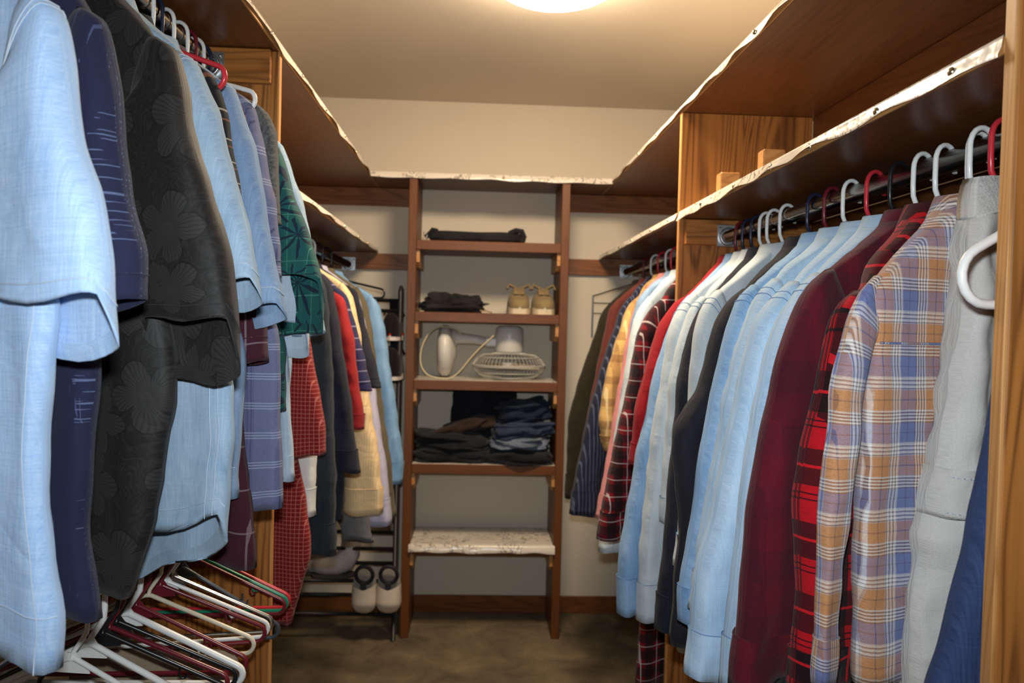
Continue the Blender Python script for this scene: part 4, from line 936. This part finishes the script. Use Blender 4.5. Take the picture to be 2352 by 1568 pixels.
# ------------------------------------------------------------------ shoe rack
yr = 3.36
rk = thing('shoe_rack', (-.6, yr+.03, 0), 'tall black metal shoe rack between the left wall and the shelf tower', 'shoe rack')
px_ = -.335; xl_ = -.86
topz = aty(930, 660, yr)[2]
for x in (px_, xl_):
    MB().tube([(x, yr, .004), (x, yr, topz-.03), (x, yr+.01, topz-.008), (x, yr+.03, topz), (x, yr+.06, topz-.006), (x, yr+.07, topz-.03), (x, yr+.07, .004)], .0095, 12).build('upright', BLKMETAL, rk)
for i, py in enumerate((690, 714, 774, 830, 873, 919, 951, 1000, 1060, 1105, 1145, 1184, 1222, 1260, 1293, 1334, 1366, 1410)):
    yy = yr+(.07 if i % 2 == 0 else 0)
    zz = aty(900, py, yy)[2]
    MB().tube([(xl_, yy, zz), (px_, yy, zz)], .0085, 10).build('rung', BLKMETAL, rk)
# rain boots
def sweep(path, rw, rh, side, n=20, caps=True):
    P = np.array(path, float); k = len(P); T = np.zeros_like(P); T[1:-1] = P[2:]-P[:-2]; T[0] = P[1]-P[0]; T[-1] = P[-1]-P[-2]
    T /= np.linalg.norm(T, axis=1, keepdims=True); a = np.arange(n)*2*np.pi/n; G = np.zeros((k, n, 3)); S = np.array(side, float)
    for i in range(k):
        s = S-T[i]*np.dot(S, T[i]); s /= np.linalg.norm(s); u = np.cross(T[i], s)
        G[i] = P[i]+rw[i]*np.cos(a)[:, None]*s+rh[i]*np.sin(a)[:, None]*u
    return MB().grid(G)
BOOT = plain('pale_grey_rubber', srgb(178, 174, 178), .45, .4); BOOTD = plain('dark_boot_lining', srgb(60, 55, 50), .8)
for (px, lab, dyy) in ((752, 'pale grey rubber boot standing on the shoe rack, right one of the pair', .0), (694, 'pale grey rubber boot standing on the shoe rack, partly hidden left one', .03)):
    q = aty(px, 1330, yr+.035+dyy); z0 = aty(px, 1330, yr)[2]+.004; x0 = q[0]; yb = yr+.035+dyy
    t = thing('rubber_boot', (x0, yb, z0), lab, 'boot', 'pale rubber boots on the shoe rack')
    path = [(-.055, .02), (-.045, .04), (-.01, .046), (.04, .052), (.075, .07), (.095, .105), (.1, .15), (.1, .2), (.102, .235)]
    sweep([(x0+a, yb, z0+b) for a, b in path], [.012, .036, .044, .044, .044, .045, .046, .05, .052], [.012, .036, .042, .048, .052, .046, .042, .044, .046], (0, 1, 0)).build('shaft', BOOT, t)
    MB().prism([(x0+u, yb+v) for u, v in [(-.068, -.02), (-.055, -.04), (0, -.046), (.09, -.04), (.118, -.02), (.118, .02), (.09, .04), (0, .046), (-.055, .04), (-.068, .02)]], z0, z0+.014).build('sole', BOOTD, t)
    MB().tube([(x0+.102+.046*math.cos(a), yb+.052*math.sin(a), z0+.237) for a in np.linspace(0, 2*math.pi, 20, endpoint=False)], .004, 6, closed=True).build('rim', BOOTD, t)
# clogs with black heel straps, toes down
CLOG = plain('cream_clog_leather', srgb(212, 200, 184), .55); STRAP = plain('black_elastic', (.014, .014, .02, 1), .7)
for (px, lab) in ((836, 'cream slip-on clog with black heel strap, left of the pair leaning on the rack'), (892, 'cream slip-on clog with black heel strap, right of the pair beside the tower')):
    b = aty(px, 1408, yr-.03); top = aty(px-3, 1300, yr-.03); z0, z1 = b[2], top[2]; x0 = b[0]; L = z1-z0; yb = yr-.024
    t = thing('clog', (x0, yb, z0), lab, 'shoe', 'cream clogs on the shoe rack')
    n = 22; w = .058; o = []
    for i in range(n):
        f = i/(n-1); ww = w*(1-.25*f)*math.sqrt(max(0, 1-abs(2*f-1)**4)); o.append((ww, f*L))
    ol = o+[(-a, c_) for a, c_ in reversed(o)]
    k = len(ol); m = MB(); m.add([(x0+a, yb, z0+c_) for a, c_ in ol]+[(x0+a, yb+.014, z0+c_) for a, c_ in ol], [tuple(range(k)), tuple(reversed(range(k, 2*k)))]+[(j, k+j, k+(j+1) % k, (j+1) % k) for j in range(k)])
    m.build('sole', plain('clog_footbed_%d' % px, srgb(150, 142, 130), .7), t)
    rows = []
    for f in np.linspace(.015, .56, 14):
        ww = w*1.03*(1-.25*f)*math.sqrt(max(0, 1-abs(2*f-1)**4)); a = np.linspace(0, math.pi, 13); hgt = .06*math.sqrt(min(1, f/.25))*(1-.15*f)
        rows.append(np.stack([x0+ww*np.sign(np.cos(a))*np.abs(np.cos(a))**.8, yb+.002-hgt*np.sin(a)**.7, np.full(13, z0+f*L)-.0+.02*np.abs(np.cos(a))*(f > .5)], 1))
    MB().grid(np.array(rows), None, False).build('upper', CLOG, t)
    cz = z0+.84*L
    MB().tube([(x0+.036*math.cos(a), yb-.02-.012*math.sin(a), cz+.04*math.sin(a)) for a in np.linspace(0, 2*math.pi, 24, endpoint=False)], .0085, 8, closed=True).build('heel_strap', STRAP, t)
    MB().box(x0-.013, x0+.013, yb-.05, yb-.044, z0+.53*L, cz-.03, .003).build('instep_strap', STRAP, t)
# black sneakers on the upper tiers
REDM = plain('red_trim', srgb(190, 30, 34), .5); BLKUP = denim('black_mesh', srgb(16, 15, 17), srgb(34, 30, 32), .4); WSOLE = plain('white_foam_sole', srgb(206, 196, 192), .5)
for (px, py, lab, acc) in ((902, 780, 'black sneaker with red trim on the upper shoe rack tier', REDM), (903, 870, 'black high-top sneaker with pale sole on the shoe rack tier below', None)):
    q = aty(px, py, yr); zz = q[2]-.002
    sneaker(lab, q[0]-.005, yr+.06, zz, BLKUP, WSOLE, None, L=.26, w=.088, hh=.15 if acc else .2, face=1, lacem=BLKUP, sh=.022, accent=acc)
